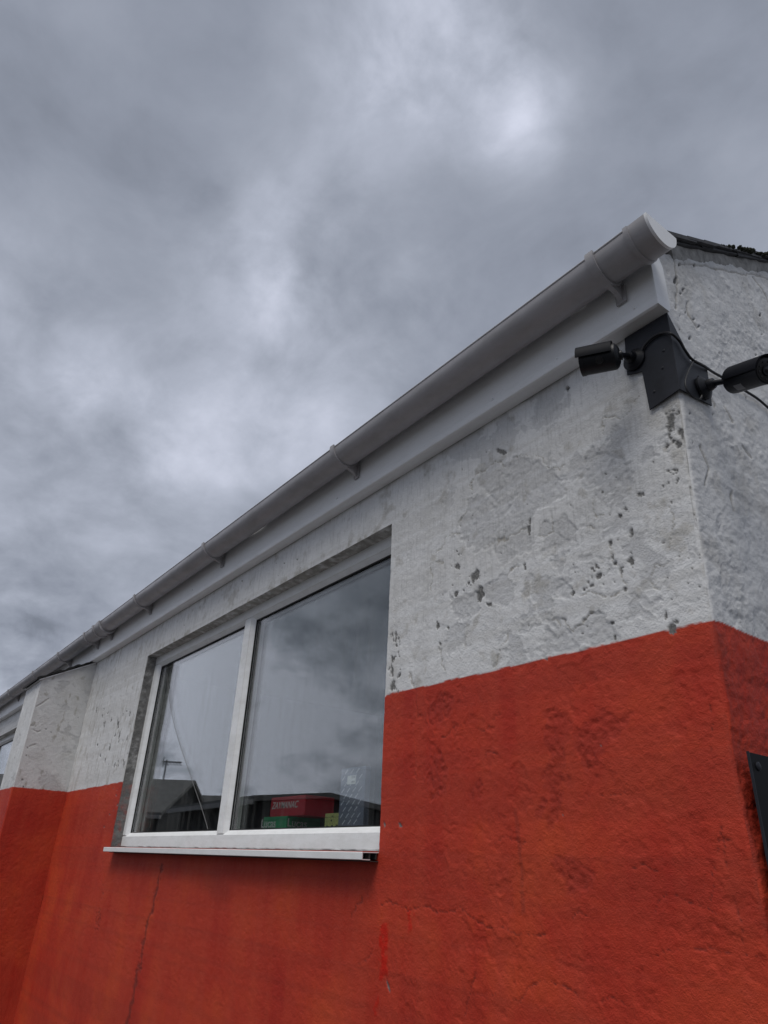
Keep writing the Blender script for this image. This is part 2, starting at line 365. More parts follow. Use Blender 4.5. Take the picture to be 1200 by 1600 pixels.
def wall_fields(X, Y, Z, along, redline, mode):
    """relief (m, outward) and paint masks for points of a rendered wall"""
    U, V = to_uv(X, Y, Z); s = along
    h = .0022*fbm(s, Z, .22, 3, 1) + .0007*fbm(s, Z, .045, 3, 5) + .0009*fbm(s, Z, .0105, 2, 9)
    red = sst(-.0012, .0012, redline - Z + .0030*fbm(s, Z*0, .05, 3, 20) + .0016*fbm(s, Z, .012, 2, 22))
    red3 = red
    chip = np.zeros_like(h); dirt = np.zeros_like(h); fresh = np.zeros_like(h); peel = np.zeros_like(h)
    w1 = fbm(s, Z, .035, 4, 30); w2 = fbm(s, Z, .035, 4, 40)
    w3 = fbm(s, Z, .013, 2, 46); w4 = fbm(s, Z, .013, 2, 48); Uw = U + 12*w1 + 5*w3; Vw = V + 12*w2 + 5*w4
    def flake(thr, sc, seed, depth, age):
        nonlocal h, peel
        f = fbm(s + .03*w1, Z + .03*w2, sc, 5, seed, .55)
        e = (f - thr)*sc*1.2                      # ~ metres from the flake edge
        k = sst(-.0012, .0012, e)*age
        h = h - depth*k + depth*.15*np.exp(-((e+.002)/.003)**2)*age
        peel = np.maximum(peel, k*(.35 if mode == 'gable' else 1)*(1-.75*red))
    if mode == 'front':
        age_w = sst(640, 740, U)*sst(1250, 1040, V)*(1-red); age_r = sst(600, 640, U)*red
        flake(.24, .16, 50, .0014, age_w); flake(.30, .11, 60, .0011, np.maximum(age_w, age_r*.9))
        flake(.34, .2, 64, .0013, age_r)
        for polys, msk, dp in ((PEEL_WHITE, 1-red, .0018), (PEEL_RED, red, .0017)):
            for pl in polys:
                sd = sd_poly(Uw, Vw, pl); k = (sst(1.5, -1.5, sd) if dp >= .0018 else sst(3.5, -4.5, sd + 9*fbm(s, Z, .02, 3, 72)))*msk
                h = h - dp*k*(1 if dp >= .0018 else .6) + .0003*np.exp(-((sd-2.5)/2.2)**2)*msk + k*(.0030 if dp < .0018 else .0015)*fbm(s, Z, .0125, 3, 70, .6)
                peel = np.maximum(peel, k)
        for lines, dp in ((CRACKS_WHITE, .0026), (CRACKS_RED, .0024)):
            for l in lines:
                d = sd_line(U + 7*w1 + 3*w3, V + 7*w2 + 3*w4, l)
                k = np.exp(-(d/.85)**2)*sst(-.85, -.15, fbm(s, Z, .06, 2, 47)); h = h - dp*k; dirt = np.maximum(dirt, .9*k)
                
        n = fbm(s, Z, .010, 3, 80, .7)
        chips = list(CHIPS_WHITE) + CHIPS_RED
        rs = random.Random(5)
        def cluster(u0, v0, u1, v1, c, r0, r1, el=1.5):
            for _ in range(c):
                r = rs.uniform(r0, r1)*.78; chips.append((rs.uniform(u0, u1), rs.uniform(v0, v1), r, r*rs.uniform(.8, el), rs.uniform(-.5, .5) if el < 5 else rs.uniform(.12, .28)))
        cluster(1040, 640, 1064, 760, 26, .8, 3.2, 2.2); cluster(1035, 720, 1095, 960, 34, .6, 2.2, 1.8); cluster(950, 790, 990, 925, 22, .6, 2)
        cluster(890, 880, 945, 930, 18, .5, 2); cluster(700, 860, 765, 960, 16, .5, 1.8); cluster(607, 985, 626, 1088, 34, .5, 1.8, 3)
        cluster(690, 700, 1040, 1000, 45, .4, 1.3); cluster(150, 1105, 205, 1205, 30, .4, 1.1, 9); cluster(182, 1130, 200, 1170, 5, .7, 1.3, 9)
        cluster(240, 960, 600, 1000, 10, .3, .9); cluster(430, 870, 600, 935, 30, .4, 1.4, .7); cluster(800, 1150, 1100, 1300, 10, .3, .8); cluster(160, 1230, 185, 1300, 10, .4, 1.2, 3)
        for (cu, cv, ru, rv, an) in chips:
            du, dv = U-cu, V-cv; r = max(ru, rv)*2.2+3
            i = np.where((np.abs(du) < r) & (np.abs(dv) < r))
            if not len(i[0]): continue
            a, b_ = du[i], dv[i]; ca, sa = math.cos(an), math.sin(an)
            q = np.sqrt(((a*ca+b_*sa)/ru)**2 + ((-a*sa+b_*ca)/rv)**2)
            k = sst(.12, -.12, q - .95 - (1.0 if max(ru, rv) < 6 else .6)*n[i])
            chip[i] = np.maximum(chip[i], k); h[i] -= .0012*k
        # grime: corner, round the plate, along the window edge, below the nails
        g = fbm(s, Z, .05, 5, 90)
        dirt = np.maximum(dirt, .55*sst(.05, .5, g + .45*np.exp(-((U-1050)/26)**2)*sst(1000, 620, V) - .15)*(1-red))
        dirt = np.maximum(dirt, .5*np.exp(-((U-614)/9)**2)*sst(940, 1010, V)*sst(-.3, .4, g)*(1-red))
        dirt = np.maximum(dirt, .75*sst(.0, .45, g)*np.exp(-((Z-2.755)/.05)**2)*sst(-3.9, -3.7, X)*sst(-1.15, -1.25, X))
        dirt = np.maximum(dirt, .5*sst(.15, .5, fbm(s, Z*.25, .025, 4, 95))*sst(330, 200, U)*(1-red))
        dirt = np.maximum(dirt, .5*np.exp(-((U-1025)/26)**2-((V-655)/22)**2)*(1-red))
        for l, wd, am in ((cB([(75,757),(70,840),(68,915)]), 5, 1), (cB([(150,720),(152,790)]), 2.4, .8), (cB([(58,970),(48,1020)]), 3, .8)):
            d = sd_line(U + 7*w1 + 5*w3, V + 10*w1, l); fresh = np.maximum(fresh, am*sst(wd*1.3, wd*.55, d + wd*.5*fbm(s*2.5, Z*.5, .02, 4, 97))*red); h = h + .0008*sst(wd, wd*.4, d)*red
        dirt = np.maximum(dirt, np.exp(-(sd_line(U+4*w1, V, CRACKS_RED[-8])/1.5)**2))
        dirt = np.maximum(dirt, .45*sst(4, 2, sd_line(U+3*w1, V, cB([(460,420),(475,580),(483,725)])))*red)
        dirt = np.maximum(dirt, .35*sst(30, 5, sd_line(U+8*w1, V+4*w2, [(330,1375),(345,1392)]))*red)
        # where the render has been patched beside the corner
        h = h + .0010*fbm(s, Z, .024, 4, 99)*np.maximum(sst(980, 1060, U)*(1-red), .6*red*sst(560, 700, U))
    elif mode == 'gable':
        b1 = fbm(s + .02*w1, Z + .02*w2, .07, 4, 110, .6)
        h = h + .0012*np.abs(b1)*2 + .0014*fbm(s, Z, .015, 3, 120)
        flake(.26, .13, 130, .0013, 1.0 + 0*h); flake(.34, .07, 140, .0010, 1.0 + 0*h)
        for l in ([(1040,415),(1047,450),(1045,490)], [(1048,420),(1090,424),(1150,437),(1165,434),(1200,447)], [(1165,440),(1185,470),(1200,500)], [(1062,480),(1064,500),(1078,520)],
                  [(1075,590),(1105,640)], [(1120,640),(1135,665)], [(1150,700),(1165,720)], [(1085,700),(1100,735),(1095,760)], [(1135,770),(1140,800)]):
            d = sd_line(U + 3*w1, V + 3*w2, l); k = np.exp(-(d/1.3)**2); h = h - .003*k; dirt = np.maximum(dirt, .8*k)
        n = fbm(s, Z, .012, 3, 80); rs = random.Random(9)
        for _ in range(28):
            cu, cv = rs.choice(((1046, 480, 12, 40), (1075, 660, 20, 60), (1160, 560, 45, 130), (1065, 530, 14, 24)))[:2], 0
            cu, cv = rs.gauss(cu[0], 22), rs.gauss(cu[1], 60); ru = rs.uniform(.6, 2.4); rv = ru*rs.uniform(.8, 2)
            q = np.sqrt(((U-cu)/ru)**2 + ((V-cv)/rv)**2); k = sst(.15, -.15, q-1-.55*n)*(1-red)
            chip = np.maximum(chip, k); h = h - .0025*k
        g = fbm(s, Z, .07, 5, 90)
        dirt = np.maximum(dirt, .06*sst(-.15, .6, g)); dirt = np.maximum(dirt, .3*(1-.8*red)*sst(.1, .6, g + .5*np.exp(-((U-1048)/18)**2)*sst(640, 440, V)))
        ed = np.exp(-(s/.035)**2)*red; dirt = np.maximum(dirt, .6*ed*sst(-.1, .4, g))
        h = h - .001*np.exp(-((s-.02)/.006)**2)*sst(.0, .3, fbm(s*0, Z, .09, 3, 150))*red
    else:                                                        # pier faces and far wall
        g = fbm(s, Z, .06, 5, 90); flake(.3, .12, 160, .0012, 1-.4*red)
        dirt = np.maximum(dirt, (.34 if mode == 'pier_side' else .2)*sst(-.5, .5, g)*(1-.55*red))
        if mode == 'pier_side':
            dirt = np.maximum(dirt, .20*(1-red)); 
            l = cB([(0,0)])
            for pts in ([(55,1105),(65,1099),(76,1092)], [(46,1132),(53,1134)], [(52,1140),(60,1144),(63,1142)], [(46,1166),(56,1163)]):
                d = sd_line(U + w1, V + w2, pts); k = np.exp(-(d/.8)**2); h = h - .004*k; dirt = np.maximum(dirt, .9*k)
            for (cu, cv, r) in ((35,1218,1.8),(37,1229,1.4),(41,1180,1.2),(43,1168,1.0),(80,1144,1),(72,1139,1.1),(122,1121,1),(60,1080,1.2)):
                k = sst(1.2, .7, np.hypot(U-cu, V-cv)/r); chip = np.maximum(chip, k)
            f2 = fbm(s, Z*.5, .03, 4, 171); dirt = np.maximum(dirt, .8*sst(.25, .6, f2)*(1-red))
    h = h - .0015*chip
    return h, dict(chip=chip, dirt=np.clip(dirt, 0, 1), red=red3, fresh=fresh, peel=np.clip(peel, 0, 1))

def grid_mesh(name, pos, attrs, keep, mats, parent, extra=None):
    """pos (nr,nc,3); keep (nr-1,nc-1) faces to keep; shared helper for the wall sheets"""
    nr, nc, _ = pos.shape
    idx = np.arange(nr*nc).reshape(nr, nc)
    q = np.stack([idx[:-1, :-1], idx[:-1, 1:], idx[1:, 1:], idx[1:, :-1]], -1)[keep]
    co = pos.reshape(-1, 3); at = {k: v.reshape(-1) for k, v in attrs.items()}
    if extra is not None:
        for (epos, eat, ekeep) in extra:
            er, ec, _ = epos.shape; base = len(co)
            i2 = np.arange(er*ec).reshape(er, ec) + base
            q = np.concatenate([q, np.stack([i2[:-1, :-1], i2[:-1, 1:], i2[1:, 1:], i2[1:, :-1]], -1).reshape(-1, 4)])
            co = np.concatenate([co, epos.reshape(-1, 3)])
            for k in at: at[k] = np.concatenate([at[k], eat[k].reshape(-1)])
    used = np.zeros(len(co), bool); used[q.ravel()] = True
    remap = np.cumsum(used) - 1; co = co[used]; q = remap[q]
    me = bpy.data.meshes.new(name)
    me.vertices.add(len(co)); me.vertices.foreach_set('co', co.astype(np.float32).ravel())
    me.loops.add(q.size); me.loops.foreach_set('vertex_index', q.astype(np.int32).ravel())
    me.polygons.add(len(q)); me.polygons.foreach_set('loop_start', np.arange(0, q.size, 4, dtype=np.int32))
    me.polygons.foreach_set('use_smooth', np.ones(len(q), bool))
    me.update(calc_edges=True)
    for k, v in at.items():
        a = me.attributes.new(k, 'FLOAT', 'POINT'); a.data.foreach_set('value', v[used].astype(np.float32))
    me.update()
    return link_mesh(name, me, mats, parent)
def steps(*segs):
    """segs: (start, end, step) -> strictly monotone samples"""
    out = []
    for a, b, st in segs:
        n = max(1, int(round(abs(b-a)/st))); out += list(np.linspace(a, b, n, endpoint=False))
    out.append(segs[-1][1]); return np.array(out)

# ------------------------------------------------------------------ ground
g = MB(); 
g.poly([(-900,-900,0),(900,-900,0),(900,900,0),(-900,900,0)])
tag(g.build('ground', M['ground']), kind='structure')

# ------------------------------------------------------------------ the workshop
WS = empty('workshop', (0, 0, 0), 'low rendered workshop painted white above red, with slate roof and white gutter', 'building')
X_FAR = -12.0; DEPTH = 6.2; PITCH = math.radians(31)
WIN = dict(x0=-3.745, x1=-1.160, z0=1.646, z1=2.755)           # near window opening
WIN2 = dict(x0=-9.30, x1=-6.60, z0=1.646, z1=2.755)            # next window, beyond the pier
PIER = dict(x0=-5.42, x1=-4.970, y=-.366)
ZF = 2.940                                                      # fascia underside
def corner_x(z): return np.interp(z, [0, 1.4, 1.7, 1.85, 2.10, 2.36, 2.66, 3.3], [-.004, -.003, -.005, -.006, 0, .008, .018, .026])
def redline_front(x): return np.interp(x, [-12, -3.75, -3.74, -1.16, -1.15, 0], [1.998, 1.996, 1.999, 2.113, 2.1165, 2.1015])
RC = .012                                                       # rounding of the arris
def front_wall():
    xs = steps((0, -.0012, .0012), (-.0012, -.012, .0027), (-.012, WIN['x1'], .0036), (WIN['x1'], -2.2, .006), (-2.2, WIN['x0'], .010), (WIN['x0'], PIER['x1'], .008),
               (PIER['x1'], PIER['x0'], .45), (PIER['x0'], WIN2['x1'], .03), (WIN2['x1'], WIN2['x0'], .2), (WIN2['x0'], X_FAR, .1))
    zs = steps((0, .55, .12), (.55, 1.1, .010), (1.1, WIN['z0'], .0038), (WIN['z0'], WIN['z1'], .0038), (WIN['z1'], ZF+.02, .0042), (ZF+.02, 3.12, .06))
    Xs, Z = np.meshgrid(xs, zs); X = Xs*1.0
    cx = corner_x(Z) + .0012*fbm(Z*0, Z, .03, 3, 200) + .002*fbm(Z*0, Z, .15, 2, 201)
    X = Xs + cx*np.exp(Xs/.25)                                   # the arris leans, the wall behind it is straight
    h, at = wall_fields(X, 0*X, Z, X, redline_front(X), 'front')
    s = np.clip(-Xs/RC, 0, 1)
    tap = s*s*(3-2*s)
    inset = .0035*(1-s)**2
    Y = -h*tap + inset; X = X - .0035*(1-s)**2*(Xs > -RC)
    chipE = sst(.1, .5, fbm(Z*0+Xs*40, Z, .05, 4, 210))*np.exp(-(s*1.2)**2)*(1-at['red'])*sst(2.0, 2.5, Z)
    at['chip'] = np.maximum(at['chip'], .8*chipE); at['dirt'] = np.maximum(at['dirt'], .45*np.exp(-(s*.9)**2)*sst(-.2, .4, fbm(Z*0, Z, .03, 4, 211)))
    pos = np.stack([X, Y, Z], -1)
    xc = (xs[:-1]+xs[1:])/2; zc = (zs[:-1]+zs[1:])/2; keep = np.ones((len(zc), len(xc)), bool); extra = []
    for w in (WIN, WIN2):
        hole = ((xc > w['x0']) & (xc < w['x1']))[None, :] & ((zc > w['z0']) & (zc < w['z1']))[:, None]
        keep &= ~hole
        c0 = int(np.argmin(abs(xs-w['x0']))); c1 = int(np.argmin(abs(xs-w['x1']))); r0 = int(np.argmin(abs(zs-w['z0']))); r1 = int(np.argmin(abs(zs-w['z1'])))
        ys = np.concatenate([[0], np.linspace(.004, .20, 26)])
        def strip(line, la, axis, chipv, dirtv, sgn):
            # line (n,3): reveal swept back from the opening's edge
            n = len(line); E = np.repeat(line[:, None, :], len(ys), 1).copy(); t = ys[None, :]
            E[..., 1] += t
            sl = line[:, 2 if axis == 0 else 0][:, None] + 0*t
            rough = .0035*fbm(sl, t+0*sl, .03, 4, 230+axis)*(t > 0) + .0012*fbm(sl, t+0*sl, .008, 2, 233)*(t > 0)
            E[..., axis] += sgn*rough*(1 if chipv > .5 else .5)
            eat = {k: np.repeat(v[:, None], len(ys), 1).copy() for k, v in la.items()}
            nn = fbm(sl, t+0*sl, .02, 4, 240)
            eat['chip'] = np.where(t > .001, np.clip(chipv + .5*nn*(chipv > 0), 0, 1), eat['chip'])
            eat['dirt'] = np.clip(np.maximum(eat['dirt'], dirtv*sst(-.6, .4, nn)), 0, 1)
            extra.append((E, eat, None))
        for rows, cols, axis, cv, dv, sg in ((slice(r0, r1+1), c0, 0, .95, .6, 1), (slice(r0, r1+1), c1, 0, 0, .3, -1), (r1, slice(c1, c0+1), 2, .25, .75, -1), (r0, slice(c1, c0+1), 2, .9, .6, -.15)):  # bottom reveal takes dark cement colour for the shade of the gap under the frame
            strip(pos[rows, cols], {k: v[rows, cols] for k, v in at.items()}, axis, cv, dv, sg)
    # bare cement lip where the frame was cut in at the left of the window
    o = grid_mesh('front_wall', pos, at, keep, M['wall'], WS, extra)
    return o
VERGE0 = P(1050, 392, 0, .03); VERGE1 = P(1200, 418, 0, .03)     # line of the slates' underside on the gable
vs_slope = (VERGE1[2]-VERGE0[2])/(VERGE1[1]-VERGE0[1])
def z_verge(y): return VERGE0[2] + vs_slope*(y-VERGE0[1])
RIDGE_Y = DEPTH/2
def gable_wall():
    ysp = steps((0, .0012, .0012), (.0012, .012, .0027), (.012, 1.15, .0042), (1.15, 1.4, .02), (1.4, DEPTH, .3))
    ts = steps((0, 1.15, .06), (1.15, 3.2, .0042), (3.2, 4.0, .0048))/4.0
    Yp, T = np.meshgrid(ysp, ts)
    top = np.where(Yp < RIDGE_Y, z_verge(Yp), z_verge(DEPTH-Yp)) - .012
    ztop0 = float(z_verge(0.0)) - .012
    Z = T*(top)                                                    # rows fan out to follow the rake
    Z = np.where(T < .30, T*4.0*(ztop0/4.0), .30*ztop0 + (T-.30)/.70*(top-.30*ztop0))
    h, at = wall_fields(0*Yp, Yp, Z, Yp, 2.1015 + 0*Yp, 'gable')
    cx = corner_x(Z) + .0012*fbm(Z*0, Z, .03, 3, 200) + .002*fbm(Z*0, Z, .15, 2, 201)
    s = np.clip(Yp/RC, 0, 1); tap = s*s*(3-2*s)
    X = cx + h*tap - .0035*(1-s)**2
    Y = Yp + .0035*(1-s)**2*(Yp < RC)
    pos = np.stack([X, Y, Z], -1)
    # flip the winding so that normals face outward
    return grid_mesh('gable_wall', pos, at, np.ones((len(ts)-1, len(ysp)-1), bool), M['wall'], WS)
front_wall(); gable_wall()

def plain_wall(name, a, b):
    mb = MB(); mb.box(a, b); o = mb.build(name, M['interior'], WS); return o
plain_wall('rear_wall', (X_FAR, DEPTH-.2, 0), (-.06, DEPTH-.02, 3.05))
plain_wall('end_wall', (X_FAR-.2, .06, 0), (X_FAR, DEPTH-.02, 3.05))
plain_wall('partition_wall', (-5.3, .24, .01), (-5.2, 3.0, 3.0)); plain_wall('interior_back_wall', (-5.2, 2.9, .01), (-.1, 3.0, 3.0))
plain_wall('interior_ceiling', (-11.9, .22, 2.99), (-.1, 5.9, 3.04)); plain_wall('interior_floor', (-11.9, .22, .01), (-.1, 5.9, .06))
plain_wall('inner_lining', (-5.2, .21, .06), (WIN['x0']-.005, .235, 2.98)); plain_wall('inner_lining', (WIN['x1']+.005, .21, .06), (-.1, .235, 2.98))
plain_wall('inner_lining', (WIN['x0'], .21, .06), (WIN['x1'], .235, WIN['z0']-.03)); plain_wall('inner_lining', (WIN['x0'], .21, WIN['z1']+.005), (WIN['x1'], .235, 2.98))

# pier (buttress) between the windows
def pier():
    root = bpy.data.objects.new('pier', None)
    zin, zout = 2.935, 2.740
    zt = lambda y: zin + (zout-zin)*(y/PIER['y'])
    # right face (x = PIER.x1), front face
    ys = steps((0, PIER['y']+.006, .005)); zs = steps((0, .5, .1), (.5, 1.0, .02), (1.0, 2.0, .006), (2.0, 3.0, .006))/3.0
    Yp, T = np.meshgrid(ys, zs); Z = T*zt(Yp); X = np.full_like(Z, PIER['x1'])
    h, at = wall_fields(X, Yp, Z, Yp, 2.000 + 0*X, 'pier_side')
    tap = np.clip((Yp-PIER['y']-.006)/.02, 0, 1)*np.clip(-Yp/.02+.0, 0, 1)
    side = np.stack([X + h*tap, Yp, Z], -1)
    a = grid_mesh('pier', side, at, np.ones((len(zs)-1, len(ys)-1), bool), M['wall'], WS)
    a['label'] = 'stained side of the projecting pier'
    xs = steps((PIER['x1'], PIER['x1']-.006, .006), (PIER['x1']-.006, PIER['x0'], .012))
    Xp, T = np.meshgrid(xs, zs); Z = T*zt(PIER['y']); s = np.clip((PIER['x1']-Xp)/.006, 0, 1)
    h, at = wall_fields(Xp, 0*Xp+PIER['y'], Z, Xp, 1.998 + 0*Xp, 'pier_front')
    front = np.stack([Xp, PIER['y'] + .006*(1-s) - h*np.clip((PIER['x1']-Xp)/.02, 0, 1), Z], -1)
    b = grid_mesh('pier_face', front, at, np.ones((len(zs)-1, len(xs)-1), bool), M['wall'], a)
    mb = MB(); mb.poly([(PIER['x0'], 0, 0), (PIER['x0'], PIER['y'], 0), (PIER['x0'], PIER['y'], zout), (PIER['x0'], 0, zin)])
    mb.build('pier_far_face', M['mortar'], a)
    # sloping cap: white under-board with lifted black felt over it
    def slab(x0, x1, y0, y1, off, th, wob=0):
        mb = MB(); n = 22; rows = []
        for i in range(n+1):
            y = y0 + (y1-y0)*i/n; z = zin + (zout-zin)*(y/PIER['y']) + off
            w = wob*(math.sin(i*1.9)+math.sin(i*.83+1)) ; rows.append((y, z+w))
        ring = [(x1, y, z) for y, z in rows] + [(x1, y, z+th) for y, z in rows[::-1]]
        mb.prism(ring, (x0-x1, 0, 0)); return mb
    slab(PIER['x0']-.01, PIER['x1']+.008, -.005, PIER['y']-.012, .001, .010).build('cap_board', M['upvc'], a)
    slab(PIER['x0']-.02, PIER['x1']+.018, -.010, PIER['y']-.030, .017, .016, .0040).build('cap_felt', M['felt'], a)
    return a
pier()

# fascia board, with its return lip, broken by the pier
FY = -.052
def fascia(x0, x1):
    mb = MB()
    prof = [(-.002, ZF), (FY+.008, ZF), (FY+.002, ZF+.003), (FY, ZF+.009), (FY, ZF+.026), (FY+.004, ZF+.031), (FY+.004, 3.13), (-.002, 3.13)]
    mb.prism([(x0, y, z) for y, z in prof], (x1-x0, 0, 0))
    return mb.build('fascia', M['upvc'], WS, 25)
f1 = fascia(X_FAR, .0315)
ms = MB(); ms.prism([(PIER['x1']+.035+k, FY-.0025, z) for k, z in ((0, 3.0),(.006, 3.0),(.006, 3.12),(0, 3.12))], (0, .002, 0)); ms.build('joint_strip', M['upvc'], f1)
# folded end cap on the gable
mb = MB(); mb.prism([(.0317, FY-.003, ZF-.003), (.0317, -.006, ZF-.003), (.0317, .004, ZF+.012), (.0317, .004, 3.10), (.0317, -.010, 3.135), (.0317, FY-.003, 3.115)], (.0045, 0, 0))
mb.build('end_cap', M['upvc'], f1, 30)
def pin(x, z, r=.0042):
    mb = MB(); mb.tube([(x, FY+.005, z), (x, FY-.0005, z), (x, FY-.002, z)], [r, r, r*.6], 10); return mb.build('fixing_pin', M['upvc'], f1, 30)
for u, v in ((991, 481), (768, 624), (526, 778), (300, 922), (870, 560)):
    p = P(u, v, 1, FY); pin(p[0], p[2])

# gutter: half-round channel with rolled lips
GY, GZ, GR = -.1165, 3.108, .060
def gutter():
    def prof(r, t):
        o = [(GY - r*math.cos(a), GZ - r*math.sin(a)) for a in np.linspace(0, math.pi, 25)]
        i = [(GY - (r-t)*math.cos(a), GZ - (r-t)*math.sin(a)) for a in np.linspace(math.pi, 0, 25)]
        return o + i
    def channel(x0, x1, r, t, mat, name, par):
        mb = MB(); mb.prism([(x0, y, z) for y, z in prof(r, t)], (x1-x0, 0, 0)); return mb.build(name, mat, par, 30)
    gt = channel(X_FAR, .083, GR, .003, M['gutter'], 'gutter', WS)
    # lip bead
    mb = MB(); mb.tube([(X_FAR, GY-GR+.001, GZ), (.083, GY-GR+.001, GZ)], .0035, 8); mb.build('lip', M['gutter'], gt, 40)
    # stop end: collar and closing plate
    channel(.050, .1055, GR+.0055, .0055, M['gutter'], 'stop_end_collar', gt)
    channel(.043, .056, GR+.009, .009, M['gutter'], 'stop_end_rim', gt)
    ring = [(.1055, GY - (GR+.0062)*math.cos(a), GZ - (GR+.0062)*math.sin(a)) for a in np.linspace(0, math.pi, 25)]
    mb = MB(); mb.prism(ring, (.0075, 0, 0)); mb.build('stop_end_plate', M['upvc'], gt, 30)
    def bracket(x, w=.026):
        mb = MB(); r0, r1 = GR+.0008, GR+.0075
        a0 = np.linspace(-.12, math.pi-.15, 24)
        ring = [(GY - r1*math.cos(a), GZ - r1*math.sin(a)) for a in a0] + [(GY - r0*math.cos(a), GZ - r0*math.sin(a)) for a in a0[::-1]]
        mb.prism([(x-w/2, y, z) for y, z in ring], (w, 0, 0))
        # tapering back plate below the channel, fixed to the fascia
        mb.prism([(x-.007, y, z) for y, z in ((FY, GZ+.01), (FY, GZ-.094), (FY-.007, GZ-.092), (FY-.022, GZ-.074), (FY-.060, GZ-.0655), (FY-.040, GZ-.052), (FY-.012, GZ-.02))], (.014, 0, 0))
        mb.prism([(x-.016, y, z) for y, z in ((FY+.0005, GZ-.04), (FY+.0005, GZ-.097), (FY-.0055, GZ-.097), (FY-.0055, GZ-.04))], (.032, 0, 0))
        return mb.build('bracket', M['gutter'], gt, 35)
    b0 = bracket(0)
    first = True
    for x in (-.066, -1.345, -2.615, -3.70, -4.83, -5.60, -6.5, -7.6, -8.8, -10.0, -11.2):
        if first: b = b0; first = False
        else: b = b0.copy(); COL.objects.link(b)
        b.location.x = x
    channel(-4.58, -4.41, GR+.009, .0085, M['gutter'], 'union', gt)
    for x in (-4.57, -4.42): channel(x-.014, x+.014, GR+.0155, .009, M['gutter'], 'union_rim', gt)
    b = b0.copy(); COL.objects.link(b); b.location.x = -4.495
    return gt
gutter()

